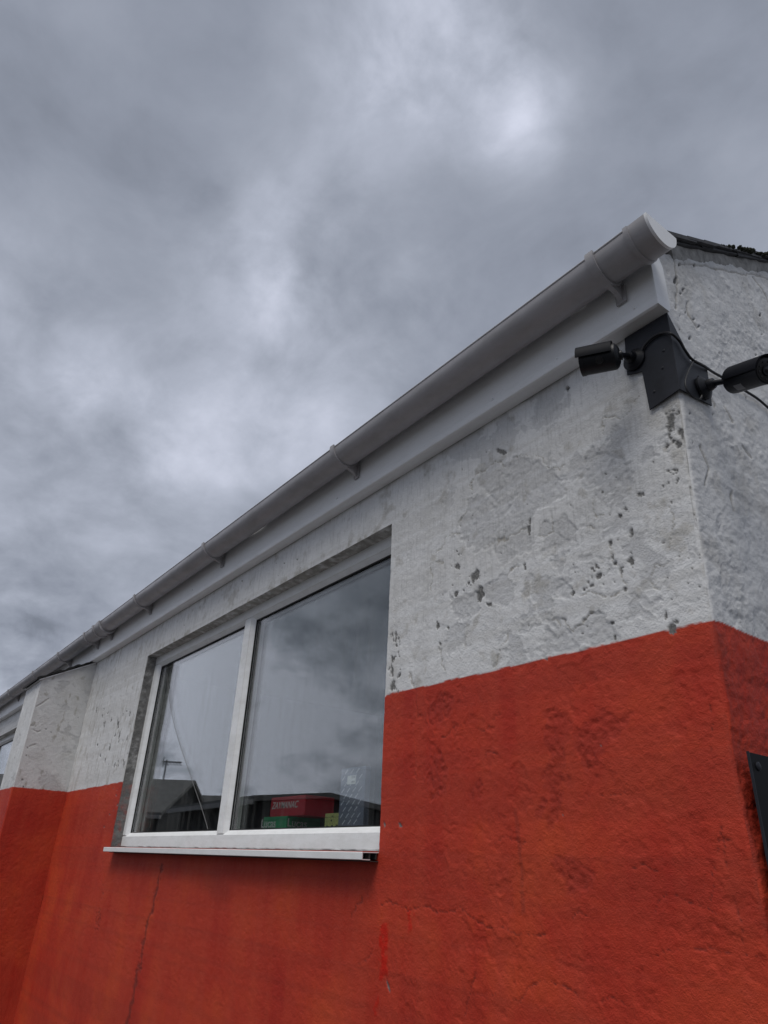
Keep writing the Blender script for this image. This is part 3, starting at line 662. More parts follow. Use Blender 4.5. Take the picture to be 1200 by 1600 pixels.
# roof: deck, individually laid slates along the verge, mortar bed and moss
def roof():
    ca, sa = math.cos(math.atan(vs_slope)), math.sin(math.atan(vs_slope))
    nrm = Vector((0, -sa, ca)); up = Vector((0, ca, sa))
    base = Vector((0, VERGE0[1], VERGE0[2]))
    e0 = -.085                                     # eave, in y
    d_e = (e0-VERGE0[1])/ca; d_r = (RIDGE_Y-VERGE0[1])/ca
    def pt(x, d, n): return Vector((x, 0, 0)) + base + up*d + nrm*n
    mb = MB()
    mb.prism([pt(.005, d_e+.03, .012), pt(.005, d_r, .012), pt(.005, d_r, .030), pt(.005, d_e+.03, .030)], (X_FAR, 0, 0))
    rf = mb.build('roof', M['felt'], WS)
    mb = MB()                                      # far slope
    yb = DEPTH+.085; zb = z_verge(-.085)+.02; zr = pt(0, d_r, .02).z
    mb.prism([(.045, RIDGE_Y+.001, zr), (.045, yb, zb), (.045, yb, zb+.02), (.045, RIDGE_Y+.001, zr+.02)], (X_FAR-.045, 0, 0)); mb.build('rear_slope', M['slate'], rf)
    # undercloak of pale mortar on top of the gable
    rs = random.Random(3); mb = MB(); n = 70; ring_t, ring_b = [], []
    for i in range(n+1):
        d = d_e+.19 + (d_r-d_e-.19)*i/n
        a = .0 + rs.uniform(-.004, .004); b = -.030 + rs.uniform(-.005, .004)
        ring_t.append((d, .016)); ring_b.append((d, b))
    vt = []
    for (d, nt_), (d2, nb) in zip(ring_t, ring_b):
        xo = .030 + rs.uniform(-.004, .004)
        vt.append([mb.bm.verts.new(pt(x, dd, q)) for x, dd, q in ((-.02, d, nt_), (xo+.006, d, nt_), (xo, d, nb*.5), (xo-.008, d, nb), (-.02, d, nb))])
    for a, b in zip(vt, vt[1:]):
        for k in range(5): mb.bm.faces.new([a[k], a[(k+1) % 5], b[(k+1) % 5], b[k]])
    mb.bm.faces.new(vt[0]); mb.bm.faces.new(vt[-1][::-1])
    mb.build('verge_mortar', M['mortar'], rf, 50)
    for i in range(int((d_r-d_e-.12)/.30)):
        d = d_e + .10 + i*.30; mb = MB(); xo = .047 + rs.uniform(-.006, .006); dn = rs.uniform(-.003, .002)
        mb.prism([pt(xo, d+.002, .0165+dn), pt(xo, d+.298, .0165+dn), pt(xo-rs.uniform(0, .006), d+.298, .0285), pt(xo, d+.002, .0285)], (-.16, 0, 0)); mb.build('undercloak_slate', M['slate'], rf)
    # slates: shared mesh, laid with a stagger and small errors
    L_, W_, TH = .34, .24, .0075
    sm = MB(); n = 6
    rs = random.Random(12)
    edge = [(0 + rs.uniform(-.004, .004), W_*i/n) for i in range(n+1)]
    ring = [Vector((-w, d, 0)) for d, w in edge] + [Vector((-W_, L_, 0)), Vector((0, L_, 0))]
    a = [sm.bm.verts.new(p) for p in ring]; b = [sm.bm.verts.new(p + Vector((0, 0, TH))) for p in ring]
    k_ = len(a); sm.bm.faces.new(a); sm.bm.faces.new(b[::-1])
    for i in range(k_): sm.bm.faces.new([a[i], b[i], b[(i+1) % k_], a[(i+1) % k_]])
    s0 = sm.build('slate', M['slate'], rf); me = s0.data
    Mx = Matrix((( 1, 0, 0), (0, ca, -sa), (0, sa, ca))).to_4x4()
    gauge = .145; cnt = 0; rows = int((d_r-d_e)/gauge)
    for r in range(rows):
        ncol = 9 if r < 14 else 4
        for c in range(ncol):
            x = .052 + rs.uniform(-.006, .008)*(c == 0) - c*(W_+.004) - (W_/2 if (r % 2 and c) else 0)
            o = s0 if cnt == 0 else bpy.data.objects.new('slate', me)
            if cnt: COL.objects.link(o); o.parent = rf
            d = d_e + r*gauge + rs.uniform(-.006, .006); tilt = Matrix.Rotation(math.radians(-2.6+rs.uniform(-.5, .7)), 4, 'X') @ Matrix.Rotation(math.radians(rs.uniform(-1, 1)), 4, 'Z') @ Matrix.Rotation(math.radians(rs.uniform(-.6, .6)), 4, 'Y')
            o.matrix_world = Matrix.Translation(pt(x, d, .036 + .0025*(r % 2))) @ Mx @ tilt
            cnt += 1
    # plain courses beyond, one sheet per course
    mb = MB()
    for r in range(rows):
        ncol = 9 if r < 14 else 4
        xa = .052 - ncol*(W_+.004) - .13
        d = d_e + r*gauge
        mb.prism([pt(xa, d, .046), pt(xa, d+gauge+.02, .036), pt(xa, d+gauge+.02, .042), pt(xa, d, .053)], (X_FAR-xa, 0, 0))
    o = mb.build('slate_courses', M['slate'], rf); o['kind'] = 'stuff'
    # moss clumps rooted on the verge
    mb = MB()
    for i in range(200):
        d = d_e + .56 + rs.random()**.8*1.2; x = .060 - abs(rs.gauss(0, .03)); r_ = rs.uniform(.005, .010)
        c = pt(x, d, .034 + r_*.2)
        ico = bmesh.ops.create_icosphere(mb.bm, subdivisions=2, radius=r_, matrix=Matrix.Translation(c) @ Matrix.Scale(rs.uniform(.6, 1.0), 4, (0, 0, 1)))
        for v in ico['verts']: v.co += Vector((rs.gauss(0, 1), rs.gauss(0, 1), rs.gauss(0, 1)))*r_*.14
    o = mb.build('moss', M['moss'], rf); o['kind'] = 'stuff'
    return rf
roof()

# ------------------------------------------------------------------ windows
def window(W, tall_rail=True, name='window', mull=-2.435):
    x0, x1, z0, z1 = W['x0']-.012, W['x1']+.012, W['z0']+.004, W['z1']+.012
    root = bpy.data.objects.new(name, None); COL.objects.link(root); root.parent = WS; root.empty_display_size = .1
    yf, yb, yg = .060, .130, .088
    fw = .060; bd = .016                                 # frame face and glazing bead
    def member(pts_prof, a, b, axis):
        """profile (across, y) swept from a to b along axis"""
        pass
    mb = MB()
    def rail(zA, zB, sgn):                                 # horizontal member; bead on the glass side
        lo, hi = (zA, zB)
        if sgn > 0: prof = [(lo, yb), (lo, yf+.004), (lo+.004, yf), (hi-bd-.003, yf), (hi-bd, yf+.004), (hi-bd+.002, yf+.005), (hi, yg-.008), (hi, yb)]
        else: prof = [(hi, yb), (hi, yf+.004), (hi-.004, yf), (lo+bd+.003, yf), (lo+bd, yf+.004), (lo+bd-.002, yf+.005), (lo, yg-.008), (lo, yb)]
        return prof
    zg0, zg1 = 1.722, 2.690
    xg0, xg1 = x0+fw+bd, x1-fw-bd
    for prof in (rail(z0, zg0, 1), rail(zg1, z1, -1)):
        mb.prism([(x0, y, z) for z, y in prof], (x1-x0, 0, 0))
    fr = mb.build('frame', M['frame'], root, 25)
    for xa, xb, sg in ((x0+.0005, xg0, 1), (xg1, x1-.0005, -1)):
        mb = MB(); pr = rail(xa, xb, sg); mb.prism([(x, y-.0007 if abs(y-yf) < 1e-6 else y, zg0-.012) for x, y in pr], (0, 0, zg1-zg0+.024))
        mb.build('stile', M['frame'], root, 25)
    panes = []
    if mull is not None:
        mb = MB(); hw = .034
        prof = [(mull-hw-bd, yb), (mull-hw-bd, yg-.008), (mull-hw-.002, yf+.005), (mull-hw, yf+.004), (mull-hw+.003, yf-.0012), (mull+hw-.003, yf-.0012), (mull+hw, yf+.004), (mull+hw+.002, yf+.005), (mull+hw+bd, yg-.008), (mull+hw+bd, yb)]
        mb.prism([(x, y, zg0-.013) for x, y in prof], (0, 0, zg1-zg0+.026)); mb.build('mullion', M['frame'], root, 25)
        panes = [(xg0, mull-hw-bd), (mull+hw+bd, xg1)]
    else: panes = [(xg0, xg1)]
    for a, b in panes:
        pn = MB(); pn.box((a-.008, yg, zg0-.008), (b+.008, yg+.004, zg1+.008)); p1 = pn.build('pane', M['glass'], root)
        pn = MB(); pn.box((a-.008, yg+.020, zg0-.008), (b+.008, yg+.024, zg1+.008)); pn.build('pane', M['glass'], root)
        gk = MB()                                         # black gasket round the glass
        for q0, q1 in (((a-.001, yg-.0075, zg0-.001), (b+.001, yg-.0005, zg0+.0035)), ((a-.001, yg-.0075, zg1-.0045), (b+.001, yg-.0005, zg1+.001)), ((a-.001, yg-.0075, zg0+.0036), (a+.0040, yg-.0005, zg1-.0046)), ((b-.0040, yg-.0075, zg0+.0036), (b+.001, yg-.0005, zg1-.0046))):
            gk.box(q0, q1)
        gk.build('gasket', M['gasket'], root)
        sp = MB()                                         # spacer bar between the two sheets
        for q0, q1 in (((a, yg+.005, zg0-.004), (b, yg+.019, zg0+.006)), ((a, yg+.005, zg1-.006), (b, yg+.019, zg1+.004)), ((a-.003, yg+.005, zg0+.0061), (a+.006, yg+.019, zg1-.0061)), ((b-.006, yg+.005, zg0+.0061), (b+.003, yg+.019, zg1-.0061))):
            sp.box(q0, q1)
        sp.build('spacer_bar', M['gasket'], root)
    # sill: hollow section with an open right end
    sx0, sx1, sy = W['x0']+.085, W['x1']-.002, -.060
    zt_, zb_ = 1.6425, 1.6205; t = .0028
    sm = MB()
    outer_top = [(sy, zt_), (.11, zt_+.005), (.11, zt_+.005-t), (sy+t, zt_-t)]
    sm.prism([(sx0, y, z) for y, z in [(sy, zt_-.002), (sy+.002, zt_), (.11, zt_+.005), (.11, zt_+.005-t), (sy+t, zt_-t), (sy+t, zb_+t), (sy+.030, zb_+t), (sy+.030, zb_), (sy+.0015, zb_), (sy, zb_+.0015)]], (sx1-sx0, 0, 0))
    sl = sm.build('sill', M['frame'], root, 25)
    for ya in (sy+.028, sy+.052):
        wb = MB(); wb.box((sx0+.01, ya, zb_+t+.0004), (sx1-.0006, ya+.002, zt_-t-.0001)); wb.build('sill_web', M['hollow_shade'], sl)
    wb = MB(); wb.box((sx0+.01, sy+.031, zb_-.0035), (sx1-.0004, .004, zb_-.001)); wb.build('sill_base', M['hollow_shade'], sl)
    wb = MB(); wb.box((sx0+.01, sy+.006, zb_+.004), (sx1-.03, -.003, zt_-.0045)); wb.build('sill_shade_fill', M['hollow_shade'], sl)  # added dark filler, its colour stands for the shade in the hollow
    wb = MB(); wb.box((W['x0']+.002, .002, zb_-.004), (sx0+.0085, .058, zt_-.002)); wb.build('mortar_bed', M['mortar'], sl)
    # window board inside
    wb = MB(); wb.box((W['x0'], yb+.002, 1.690), (W['x1'], .45, 1.712), .002); wb.build('window_board', M['board'], root)
    return root
window(WIN)
window(WIN2, name='window', mull=-7.9)

# ------------------------------------------------------------------ boxes standing on the window board
def lettering(text, loc, rot, size, mat, parent, shear=0.0, name='lettering', xs=1.0):
    cu = bpy.data.curves.new('t', 'FONT'); cu.body = text; cu.size = size; cu.extrude = .0004; cu.shear = shear; cu.align_x = 'CENTER'; cu.align_y = 'CENTER'; cu.offset = size*.012
    to = bpy.data.objects.new('t', cu); COL.objects.link(to)
    dg = bpy.context.evaluated_depsgraph_get(); me = bpy.data.meshes.new_from_object(to.evaluated_get(dg))
    bpy.data.objects.remove(to, do_unlink=True)
    o = link_mesh(name, me, mat); o.parent = parent
    o.matrix_parent_inverse = Matrix.Identity(4)
    o.location = loc; o.rotation_euler = rot; o.scale.x = xs
    return o
M['red_card'] = simple('red_card', (.46, .020, .036), .5, .12, 8)
M['green_card'] = simple('green_card', (.016, .27, .11), .5, .12, 8)
M['yellow_card'] = simple('yellow_card', (.46, .47, .17), .55, .12, 8)
M['white_print'] = simple('white_print', (.5, .5, .5), .5, .05)
M['paper'] = simple('white_paper', (.85, .85, .84), .6, .05)
M['dark_print'] = simple('dark_print', (.04, .05, .02), .5, .05)
M['lid_print'] = simple('pale_print', (.55, .57, .66), .5, .05)
M['blue_card'] = simple('blue_grey_card', (.16, .175, .245), .5, .12, 8)
def carton(name, label, loc, rz, size, mat, bev=.0015):
    root = empty(name, loc, label, 'box'); root.rotation_euler.z = rz
    sx, sy, sz = size
    mb = MB(); mb.box((-sx/2, -sy/2, 0), (sx/2, sy/2, sz), bev); b = mb.build('body', mat); b.parent = root
    mb = MB(); mb.box((-sx/2-.0006, -sy/2-.0006, sz-.0145), (sx/2+.0006, sy/2+.0006, sz-.0135)); s = mb.build('lid_seam', M['gasket']); s.parent = root
    return root
ZB = 1.7122
RX = (math.pi/2, 0, 0)
def wp(u, y): 
    p = P(u, 1293, 1, y); return p[0]
def on_board(name, label, mat, u0, u1, us, vtop, y, zb=ZB, min_d=.06):
    """carton square to the glass: front from u0 to u1, side seen as far as us"""
    a, b, c = P(u0, 1288, 1, y)[0], P(u1, 1288, 1, y)[0], P(u1, vtop, 1, y)[2]
    dep = max(min_d, P(us, 1288, 0, b)[1]-y) if us else min_d
    r = carton(name, label, ((a+b)/2, y+dep/2, zb), 0, (b-a, dep, c-zb), mat); return r, b-a, dep, c-zb
gb, w_, d_, h_ = on_board('cardboard_box', 'green cardboard box with white script on the window board, under the red box', M['green_card'], 411, 447, 500, 1275, .185)
lettering('Lucas', (-w_*.26, -d_/2-.0005, h_*.60), RX, .048, M['white_print'], gb, xs=1.25)
lettering('Lucas', (w_/2+.0005, -d_*.18, h_*.62), (math.pi/2, 0, math.pi/2), .044, M['white_print'], gb)
rb, w_, d_, h_ = on_board('cardboard_box', 'red cardboard box with white lettering on top of the green box', M['red_card'], 420, 474, 520, 1242, .190, ZB+h_+.0004)
lettering('ZAYMANAC', (-w_*.08, -d_/2-.0005, h_*.55), RX, .038, M['white_print'], rb, .3, xs=1.05)
yb_, w_, d_, h_ = on_board('cardboard_box', 'small yellow carton with dark squares on the window board', M['yellow_card'], 507, 531, None, 1270, .175)
YS = w_/.105; YH = h_/.105
for k, (px, pz, sx, sz) in enumerate(((-.032, .028, .014, .022), (0, .030, .014, .022), (.032, .032, .014, .022), (-.006, .066, .008, .010), (.0, .088, .008, .006))):
    px *= YS; sx *= YS; pz *= YH; sz *= YH
    mb = MB(); mb.box((px-sx/2, -.0306, pz-sz/2), (px+sx/2, -.0296, pz+sz/2)); q = mb.build('print_mark', M['dark_print']); q.parent = yb_
pb, w_, d_, h_ = on_board('cardboard_box', 'tall blue-grey box with diagonal print and a white label, beside the yellow carton', M['blue_card'], 528, 567, None, 1197, .160, min_d=.024)
pm = MB(); kx, kz = w_/.155, h_/.375
for r in range(10):
    for c in range(4):
        x = (-.058 + c*.036 + (.016 if r % 2 else 0))*kx; z = (.020 + r*.037)*kz
        if x > .064*kx: continue
        mt_ = Matrix.Translation((x, 0, z)) @ Matrix.Rotation(math.radians(-38), 4, 'Y')
        pm.box((-.011*kx, -.0128, -.0022), (.011*kx, -.0120, .0022), mat=mt_)
q = pm.build('diagonal_print', M['lid_print']); q.parent = pb; q['kind'] = 'stuff'
mb = MB(); mb.box((-.032*kx, -.0136, .276*kz), (.020*kx, -.0120, .326*kz)); q = mb.build('paper_label', M['paper']); q.parent = pb
for z in (.318, .311, .290, .284):
    mb = MB(); mb.box((-.006*kx, -.0140, z*kz), (.016*kx, -.0135, z*kz+.0022)); o = mb.build('label_line', M['grey_label']); o.parent = pb

# ------------------------------------------------------------------ corner plate, cameras, cable
PF = -.0085                                           # plane of the plate's front leg
def front_plate():
    cxm = lambda z: float(corner_x(z))+.009
    root = empty('mounting_plate', (float(cxm(2.7)), 0, 2.68), 'dark grey folded metal plate wrapped round the corner under the eaves', 'bracket')
    def on_f(u, v): p = P(u, v, 1, PF); return (p[0], p[2])
    def on_g(u, v): p = P(u, v, 0, .030); return (p[1], p[2])
    top_z, bot_z = 2.936, 2.690
    lf = [on_f(976, 532), on_f(1003, 583), on_f(1015, 640)]
    ring = [(cxm(bot_z), PF, bot_z), (cxm(top_z), PF, top_z), (on_f(975, 524)[0], PF, top_z), (on_f(980, 586)[0], PF, on_f(980, 586)[1]), (on_f(1003, 580)[0], PF, on_f(1003, 580)[1]), (on_f(1015, 640)[0], PF, on_f(1015, 640)[1])]
    mb = MB(); mb.prism(ring, (0, .0035, 0)); o = mb.build('front_leg', M['black_plate'], root)
    gp = [on_g(1072, 545), on_g(1079, 563), on_g(1105, 573), on_g(1114, 633)]
    xg = lambda z: cxm(z)
    ring = [(xg(top_z)-.0035, PF+.0036, top_z)] + [(xg(z)-.0035, y, z) for y, z in gp] + [(xg(bot_z)-.0035, PF+.0036, bot_z)]
    mb = MB(); a = [mb.bm.verts.new(p) for p in ring]; b = [mb.bm.verts.new((p[0]+.0035, p[1], p[2])) for p in ring]
    mb.bm.faces.new(a); mb.bm.faces.new(b[::-1])
    for i in range(len(a)): mb.bm.faces.new([a[i], b[i], b[(i+1) % len(a)], a[(i+1) % len(a)]])
    mb.build('side_leg', M['black_plate'], root)
    # rounded fold
    mb = MB(); mb.tube([(cxm(bot_z)-.0022, PF+.0022, bot_z), (cxm(top_z)-.0022, PF+.0022, top_z)], .0024, 10); mb.build('fold', M['black_plate'], root, 40)
    for u, v in ((1035, 575), (1022, 612), (1037, 548)):
        p = P(u, v, 1, PF); mb = MB(); mb.tube([(p[0], PF+.001, p[2]), (p[0], PF-.001, p[2]), (p[0], PF-.0022, p[2])], [.004, .004, .0025], 10); mb.build('rivet', M['black_plate'], root, 40)
    for u, v in ((1093, 588),):
        p = P(u, v, 0, .031); xx = cxm(p[2]); mb = MB(); mb.tube([(xx-.001, p[1], p[2]), (xx+.001, p[1], p[2]), (xx+.0022, p[1], p[2])], [.004, .004, .0025], 10); mb.build('rivet', M['black_plate'], root, 40)
    return root
front_plate()

def bullet_camera(label, rear, axis, length, rad, mount, wall_n, upish=(0, 0, 1), hole=False, tag_strip=False):
    rear, axis, mount, wall_n = Vector(rear), Vector(axis).normalized(), Vector(mount), Vector(wall_n).normalized()
    root = empty('security_camera', mount, label, 'camera', 'security cameras on the corner plate')
    up = Vector(upish); up = (up - axis*up.dot(axis)).normalized(); side = axis.cross(up)
    fr = rear + axis*length
    # body: rear taper, barrel, front ring
    mb = MB()
    mb.tube([rear - axis*.004, rear, rear + axis*.006, rear + axis*.012, fr - axis*.010, fr - axis*.009, fr], [rad*.55, rad*.8, rad*.95, rad*.97, rad*.97, rad, rad], 32)
    body = mb.build('body', M['black_plastic'], root, 30)
    mb = MB(); mb.tube([fr - axis*.006, fr + axis*.0012], [rad*.90, rad*.90], 32); mb.build('front_glass', M['lens'], body, 30)
    mb = MB(); mb.tube([fr + axis*.0005, fr + axis*.004, fr + axis*.004], [rad*.42, rad*.40, rad*.30], 24); mb.build('lens_ring', M['black_plastic'], body, 30)
    mb = MB(); mb.tube([fr + axis*.0035, fr + axis*.0046, fr+axis*.0060], [rad*.29, rad*.26, rad*.1], 20); mb.build('lens', M['lens'], body, 40)
    for k in range(10):                                   # infrared emitters round the lens
        a = 2*math.pi*k/10; c = fr + (up*math.cos(a) + side*math.sin(a))*rad*.66
        mb = MB(); mb.tube([c, c + axis*.0024], [rad*.10, rad*.08], 8); mb.build('infrared_emitter', M['black_rubber'], body)
    # sunshield: arc over the top with overhang in front
    mb = MB(); r0, r1 = rad*1.10, rad*1.19; aa = np.linspace(-1.7, 1.7, 33)
    def ring(dist, r): return [rear + axis*dist + (up*math.cos(a) + side*math.sin(a))*r for a in aa]
    f_over = length+.008
    oi, oo, ii, io = ring(.012, r1), ring(f_over, r1), ring(.012, r0), ring(f_over, r0)
    A = [[mb.bm.verts.new(p) for p in rr] for rr in (oi, oo, io, ii)]
    for q0, q1 in ((0, 1), (1, 2), (2, 3), (3, 0)):
        for k in range(len(aa)-1): mb.bm.faces.new([A[q0][k], A[q0][k+1], A[q1][k+1], A[q1][k]])
    mb.bm.faces.new([A[j][0] for j in (0, 1, 2, 3)]); mb.bm.faces.new([A[j][-1] for j in (3, 2, 1, 0)])
    mb.build('sunshield', M['black_shield'], body, 30)
    # ball-joint arm and base disc
    base_top = mount + wall_n*.016
    mb = MB(); mb.tube([mount, mount + wall_n*.006, mount + wall_n*.010, base_top], [.032, .032, .027, .018], 28); base = mb.build('base', M['black_plastic'], root, 30)
    mb = MB(); mid = base_top + wall_n*.016
    mb.tube([base_top - wall_n*.002, base_top + wall_n*.004, mid], [.0155, .0165, .013], 20); mb.build('ball_collar', M['black_plastic'], base, 30)
    mb = MB(); a0, a1 = mid - wall_n*.004, rear + axis*.002
    kn = a0 + (a1-a0)*.45 + wall_n*.006
    mb.tube([a0, a0 + (kn-a0)*.5, kn, a1], [.0085, .0075, .0070, .0085], 16); mb.build('arm', M['black_plastic'], root, 40)
    mb = MB(); mb.tube([rear - axis*.010, rear - axis*.002], [.0125, .0125], 16); mb.build('lock_ring', M['black_plastic'], root, 30)
    t1 = wall_n.orthogonal().normalized(); t2 = wall_n.cross(t1)
    for k in range(3):
        a = 2*math.pi*k/3+.5; c = mount + wall_n*.0055 + (t1*math.cos(a)+t2*math.sin(a))*.0255
        mb = MB(); mb.tube([c, c + wall_n*.003], [.0032, .0028], 10); mb.build('screw', M['steel'], base)
    if hole:
        c = rear + axis*length*.46 + (-up*.55 + side*(-.83 if side.dot(Vector(CAM)-rear) < 0 else .83)).normalized()*rad*.97
        n_ = (c - (rear + axis*length*.46)).normalized()
        mb = MB(); mb.tube([c - n_*.003, c + n_*.0032, c + n_*.0032, c - n_*.001], [.0105, .0095, .0065, .0060], 20, cap=True); mb.build('screw_boss', M['black_rubber'], body, 30)
    if tag_strip:
        c = rear + axis*length*.42; mb = MB(); aa2 = np.linspace(2.35, 2.95, 8)
        sg = 1 if side.dot(Vector(CAM)-rear) > 0 else -1
        rr = [[c + axis*dd + (up*math.cos(a) + side*sg*math.sin(a))*rad*.985 for a in aa2] for dd in (-.013, .013)]
        A2 = [[mb.bm.verts.new(p) for p in r] for r in rr]
        for k in range(7): mb.bm.faces.new([A2[0][k], A2[0][k+1], A2[1][k+1], A2[1][k]])
        mb.build('rating_label', M['grey_label'], body)
    return root
# left camera on the front leg
rearL = P(966, 556, 1, -.105); mL = P(992, 563, 1, PF)
axL = np.array([-.86, -.44, .06])
bullet_camera('black bullet security camera under the eaves, aimed along the red and white front', rearL, axL, .094, .0355, mL, (0, -1, 0), upish=(0, -.12, 1), hole=True)
mR = P(1098, 607, 0, .031); rearR = P(1143, 597, 0, .105); frR = P(1198, 579, 0, .205)
bullet_camera('black bullet security camera on the gable side of the corner, lens in view', rearR, frR-rearR, float(np.linalg.norm(frR-rearR)), .0320, mR, (1, 0, 0), tag_strip=True)

def smooth_path(pts, n=8):
    pts = [Vector(p) for p in pts]; out = []
    for i in range(len(pts)-1):
        p0, p1, p2, p3 = pts[max(i-1, 0)], pts[i], pts[i+1], pts[min(i+2, len(pts)-1)]
        for k in range(n):
            t = k/n; out.append(.5*((2*p1)+(p2-p0)*t+(2*p0-5*p1+4*p2-p3)*t*t+(3*p1-p0-3*p2+p3)*t**3))
    out.append(pts[-1]); return out
def wire(name, pts, r, mat, label, cat):
    mb = MB(); mb.tube(smooth_path(pts), r, 8); return tag(mb.build(name, mat, None, 60), label, cat)
pf = lambda u, v, y: P(u, v, 1, y); pg = lambda u, v, x: P(u, v, 0, x)
wire('camera_cable', [pf(1001, 552, PF-.006), pf(1007, 540, PF-.006), pf(1020, 527, PF-.006), pf(1036, 520, PF-.007), pg(1050, 522, .040), pg(1062, 533, .036), pg(1071, 548, .037), pg(1082, 562, .037), pg(1100, 572, .037), pg(1115, 582, .030), pg(1140, 596, .030), pg(1165, 611, .030), pg(1185, 624, .030), pg(1205, 641, .030), pg(1240, 668, .030), (.028, 1.0, 2.84), (.028, 1.8, 2.80), (.028, 3.0, 2.82), (.028, 4.5, 2.80), (.020, 6.1, 2.81)],
     .0036, M['black_rubber'], 'thick black cable arching over the plate and along the gable wall', 'cable')
wire('camera_cable', [pg(1083, 566, .038), pg(1076, 580, .037), pg(1071, 596, .037), pg(1074, 610, .037), pg(1082, 620, .037), pg(1093, 624, .038), pg(1097, 618, .042)],
     .0026, M['black_rubber'], 'thin black cable looping down to the camera on the gable side', 'cable')
# small fixings left in the wall
def stud(u, v, lab):
    p = P(u, v, 1, -.001); mb = MB(); mb.tube([(p[0], .01, p[2]), (p[0], -.004, p[2]), (p[0], -.006, p[2])], [.004, .0045, .003], 10)
    tag(mb.build('wall_plug', M['mortar'], None, 40), lab, 'wall plug')
stud(887, 605, 'small grey plug in the white wall just below the fascia near the cameras')
stud(379, 908, 'small dark plug in the white wall above the middle of the window')

# ------------------------------------------------------------------ black sign board on the gable
sb = empty('sign_board', (.012, .05, 1.2), 'black board screwed to the red gable wall beside the corner', 'sign')
tl = P(1170, 1175, 0, .016)
mb = MB(); mb.box((.0125, tl[1], 1.10), (.0165, tl[1]+.75, tl[2]), .0008); bo = mb.build('board', M['sign_black'], sb)
mb = MB(); mb.box((.0120, tl[1]-.0022, 1.098), (.0172, tl[1]-.0003, tl[2]+.0015)); mb.build('edge_trim', M['black_plate'], sb)
for dy, dz in ((.024, -.024), (.72, -.024), (.024, -.70), (.72, -.70)):
    mb = MB(); c = Vector((.0165, tl[1]+dy, tl[2]+dz)); mb.tube([c, c+Vector((.002, 0, 0)), c+Vector((.0045, 0, 0))], [.0085, .0085, .004], 14); mb.build('bolt', M['black_plate'], sb, 40)

# ------------------------------------------------------------------ across the yard: what the panes mirror
YG = .09
def mirror(u, v, dist):
    r = ray(u, v); t = (YG-CAM[1])/r[1]; p = CAM+t*r; r2 = r.copy(); r2[1] *= -1
    return p + r2/np.hypot(r2[0], r2[1])*dist
def house(name, label, a, b, width, eave, ridge, wall_m, roof_m, chimney=True, wins=3):
    """a, b: ridge ends on plan; gable-ended house"""
    a, b = Vector((a[0], a[1], 0)), Vector((b[0], b[1], 0)); L_ = (b-a).length; ex = (b-a)/L_; ey = Vector((-ex.y, ex.x, 0))
    root = empty(name, (a+b)/2, label, 'building')
    o_ = (a+b)/2
    def w(x, y, z): return o_ + ex*x + ey*y + Vector((0, 0, z))
    hl, hw = L_/2, width/2
    mb = MB(); mb.prism([w(-hl, -hw, 0), w(-hl, hw, 0), w(-hl, hw, eave), w(-hl, 0, ridge), w(-hl, -hw, eave)], ex*L_); mb.build('wall', wall_m, root)
    sl = (ridge-eave)/hw; ov = .25; T = .12
    mb = MB()
    mb.prism([w(-hl-.2, -hw-ov, eave-ov*sl+.02), w(-hl-.2, 0, ridge+.02), w(-hl-.2, hw+ov, eave-ov*sl+.02), w(-hl-.2, hw+ov, eave-ov*sl+.02+T), w(-hl-.2, 0, ridge+.02+T), w(-hl-.2, -hw-ov, eave-ov*sl+.02+T)], ex*(L_+.4))
    rf = mb.build('roof', roof_m, root)
    for sg in (-1, 1):
        mb = MB(); yy = sg*(hw+ov+.05); M4 = Matrix((( ex.x, ey.x, 0, o_.x), (ex.y, ey.y, 0, o_.y), (0, 0, 1, 0), (0, 0, 0, 1)))
        mb.box((-hl-.2, yy-.05, eave-ov*sl-.05), (hl+.2, yy+.05, eave-ov*sl+.06), mat=M4); mb.build('gutter', M['trim'], rf)
    M4 = Matrix((( ex.x, ey.x, 0, o_.x), (ex.y, ey.y, 0, o_.y), (0, 0, 1, 0), (0, 0, 0, 1)))
    if chimney:
        mb = MB(); mb.box((hl-1.1, -.3, ridge-.4), (hl-.5, .3, ridge+.55), mat=M4); mb.build('chimney', wall_m, rf)
    for sg in (-1, 1):
        for k in range(wins):
            x = -hl + L_*(k+.5)/wins; 
            if k == 1 and sg == 1:
                mb = MB(); mb.box((x-.45, sg*hw-.06, 0.02), (x+.45, sg*hw+.05, 2.0), mat=M4); mb.build('door', M['felt'], root); continue
            mb = MB(); z0 = .95; z1 = min(eave-.35, 2.0)
            for q0, q1 in (((x-.6, z0), (x+.6, z0+.07)), ((x-.6, z1-.07), (x+.6, z1)), ((x-.6, z0+.071), (x-.53, z1-.071)), ((x+.53, z0+.071), (x+.6, z1-.071)), ((x-.03, z0+.071), (x+.03, z1-.071))):
                mb.box((q0[0], sg*hw-.05, q0[1]), (q1[0], sg*hw+.04, q1[1]), mat=M4)
            f = mb.build('window', M['trim'], root)
            mb = MB(); mb.box((x-.56, sg*hw-.04, z0+.03), (x+.56, sg*hw+.01, z1-.03), mat=M4); mb.build('pane', M['lens'], f)
    return root, rf
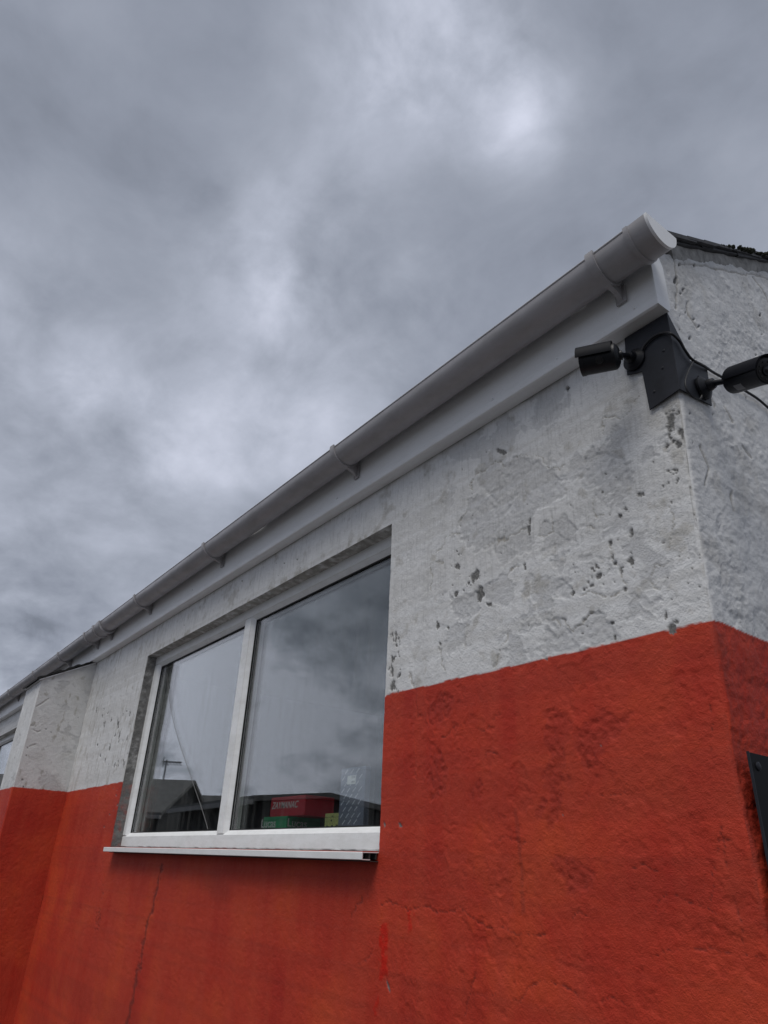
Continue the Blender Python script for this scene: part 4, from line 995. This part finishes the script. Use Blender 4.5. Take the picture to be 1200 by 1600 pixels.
# left-pane house, with its aerial
rA0 = mirror(297, 1219, 24.0); vd = np.array(rA0[:2])-CAM[:2]*np.array([1, -1])-np.array([0, 2*YG]); vd /= np.linalg.norm(vd)
rA1 = rA0[:2] + 7.5*(np.array([-vd[1]*-1, -vd[0]])*.93 + vd*.36)
hA, roofA = house('house', 'grey roughcast house with a television aerial, mirrored in the left pane', rA0, rA1, 4.6, 2.9, float(rA0[2])-.14, M['render_grey'], M['roof_tile'], chimney=False)
p0 = mirror(254, 1224, 26.5); p1 = mirror(258, 1187, 26.5)
root = hA
mb = MB(); mb.tube([(p0[0], p0[1], p0[2]-.5), (p0[0], p0[1], p1[2])], .035, 8)
bd = Vector(p1) ; dirv = Vector(mirror(276, 1190, 26.5)) - Vector(mirror(254, 1190, 26.5)); dirv.z = 0; dirv.normalize(); crs = Vector((-dirv.y, dirv.x, .25)).normalized()
c0 = Vector((p0[0], p0[1], p1[2]-.08)); mb.tube([c0 - dirv*.15, c0 + dirv*.62], .028, 6)
for k in range(6): c = c0 + dirv*(-.1 + k*.13); mb.tube([c - Vector((0, 0, .05)) - crs*.22, c - Vector((0, 0, .05)) + crs*.22], .016, 6)
mb.tube([c0 - dirv*.12 + Vector((0, 0, .2)), c0 - dirv*.12 - Vector((0, 0, .2))], .02, 6)
mb.tube([Vector((p0[0], p0[1], p0[2]+.12)) - dirv*.22, Vector((p0[0], p0[1], p0[2]+.12)) + dirv*.25], .022, 6)
mb.build('aerial', M['aerial'], hA)
# right-pane workshop
e0 = mirror(372, 1238, 20.0); e1 = mirror(508, 1250, 15.5)
house('long_workshop', 'long dark stone workshop with a grey roof, mirrored in the right pane', e1, e0, 3.4, 2.85, float(e1[2])+.02, M['stone'], M['roof_tile'], chimney=False)
# low house filling the gap between them
e2 = mirror(318, 1245, 33); e3 = mirror(362, 1243, 33)
house('low_house', 'low grey house standing in the gap between two others, mirrored in the glass', e2 + np.array([-.5, .2, 0]), e3, 4.0, 2.6, float(e2[2])-.05, M['render_grey'], M['roof_tile'], chimney=False)
# grey cable hanging across the left pane
yc = .0835
wire('hanging_cable', [P(u, v, 1, yc) for u, v in ((258, 1036), (262, 1064), (266, 1100), (273, 1135), (284, 1172), (297, 1210), (309, 1245), (319, 1275), (325, 1296))], .0016, M['grey_cable'],
     'thin grey cable curving down across the left window pane', 'cable')
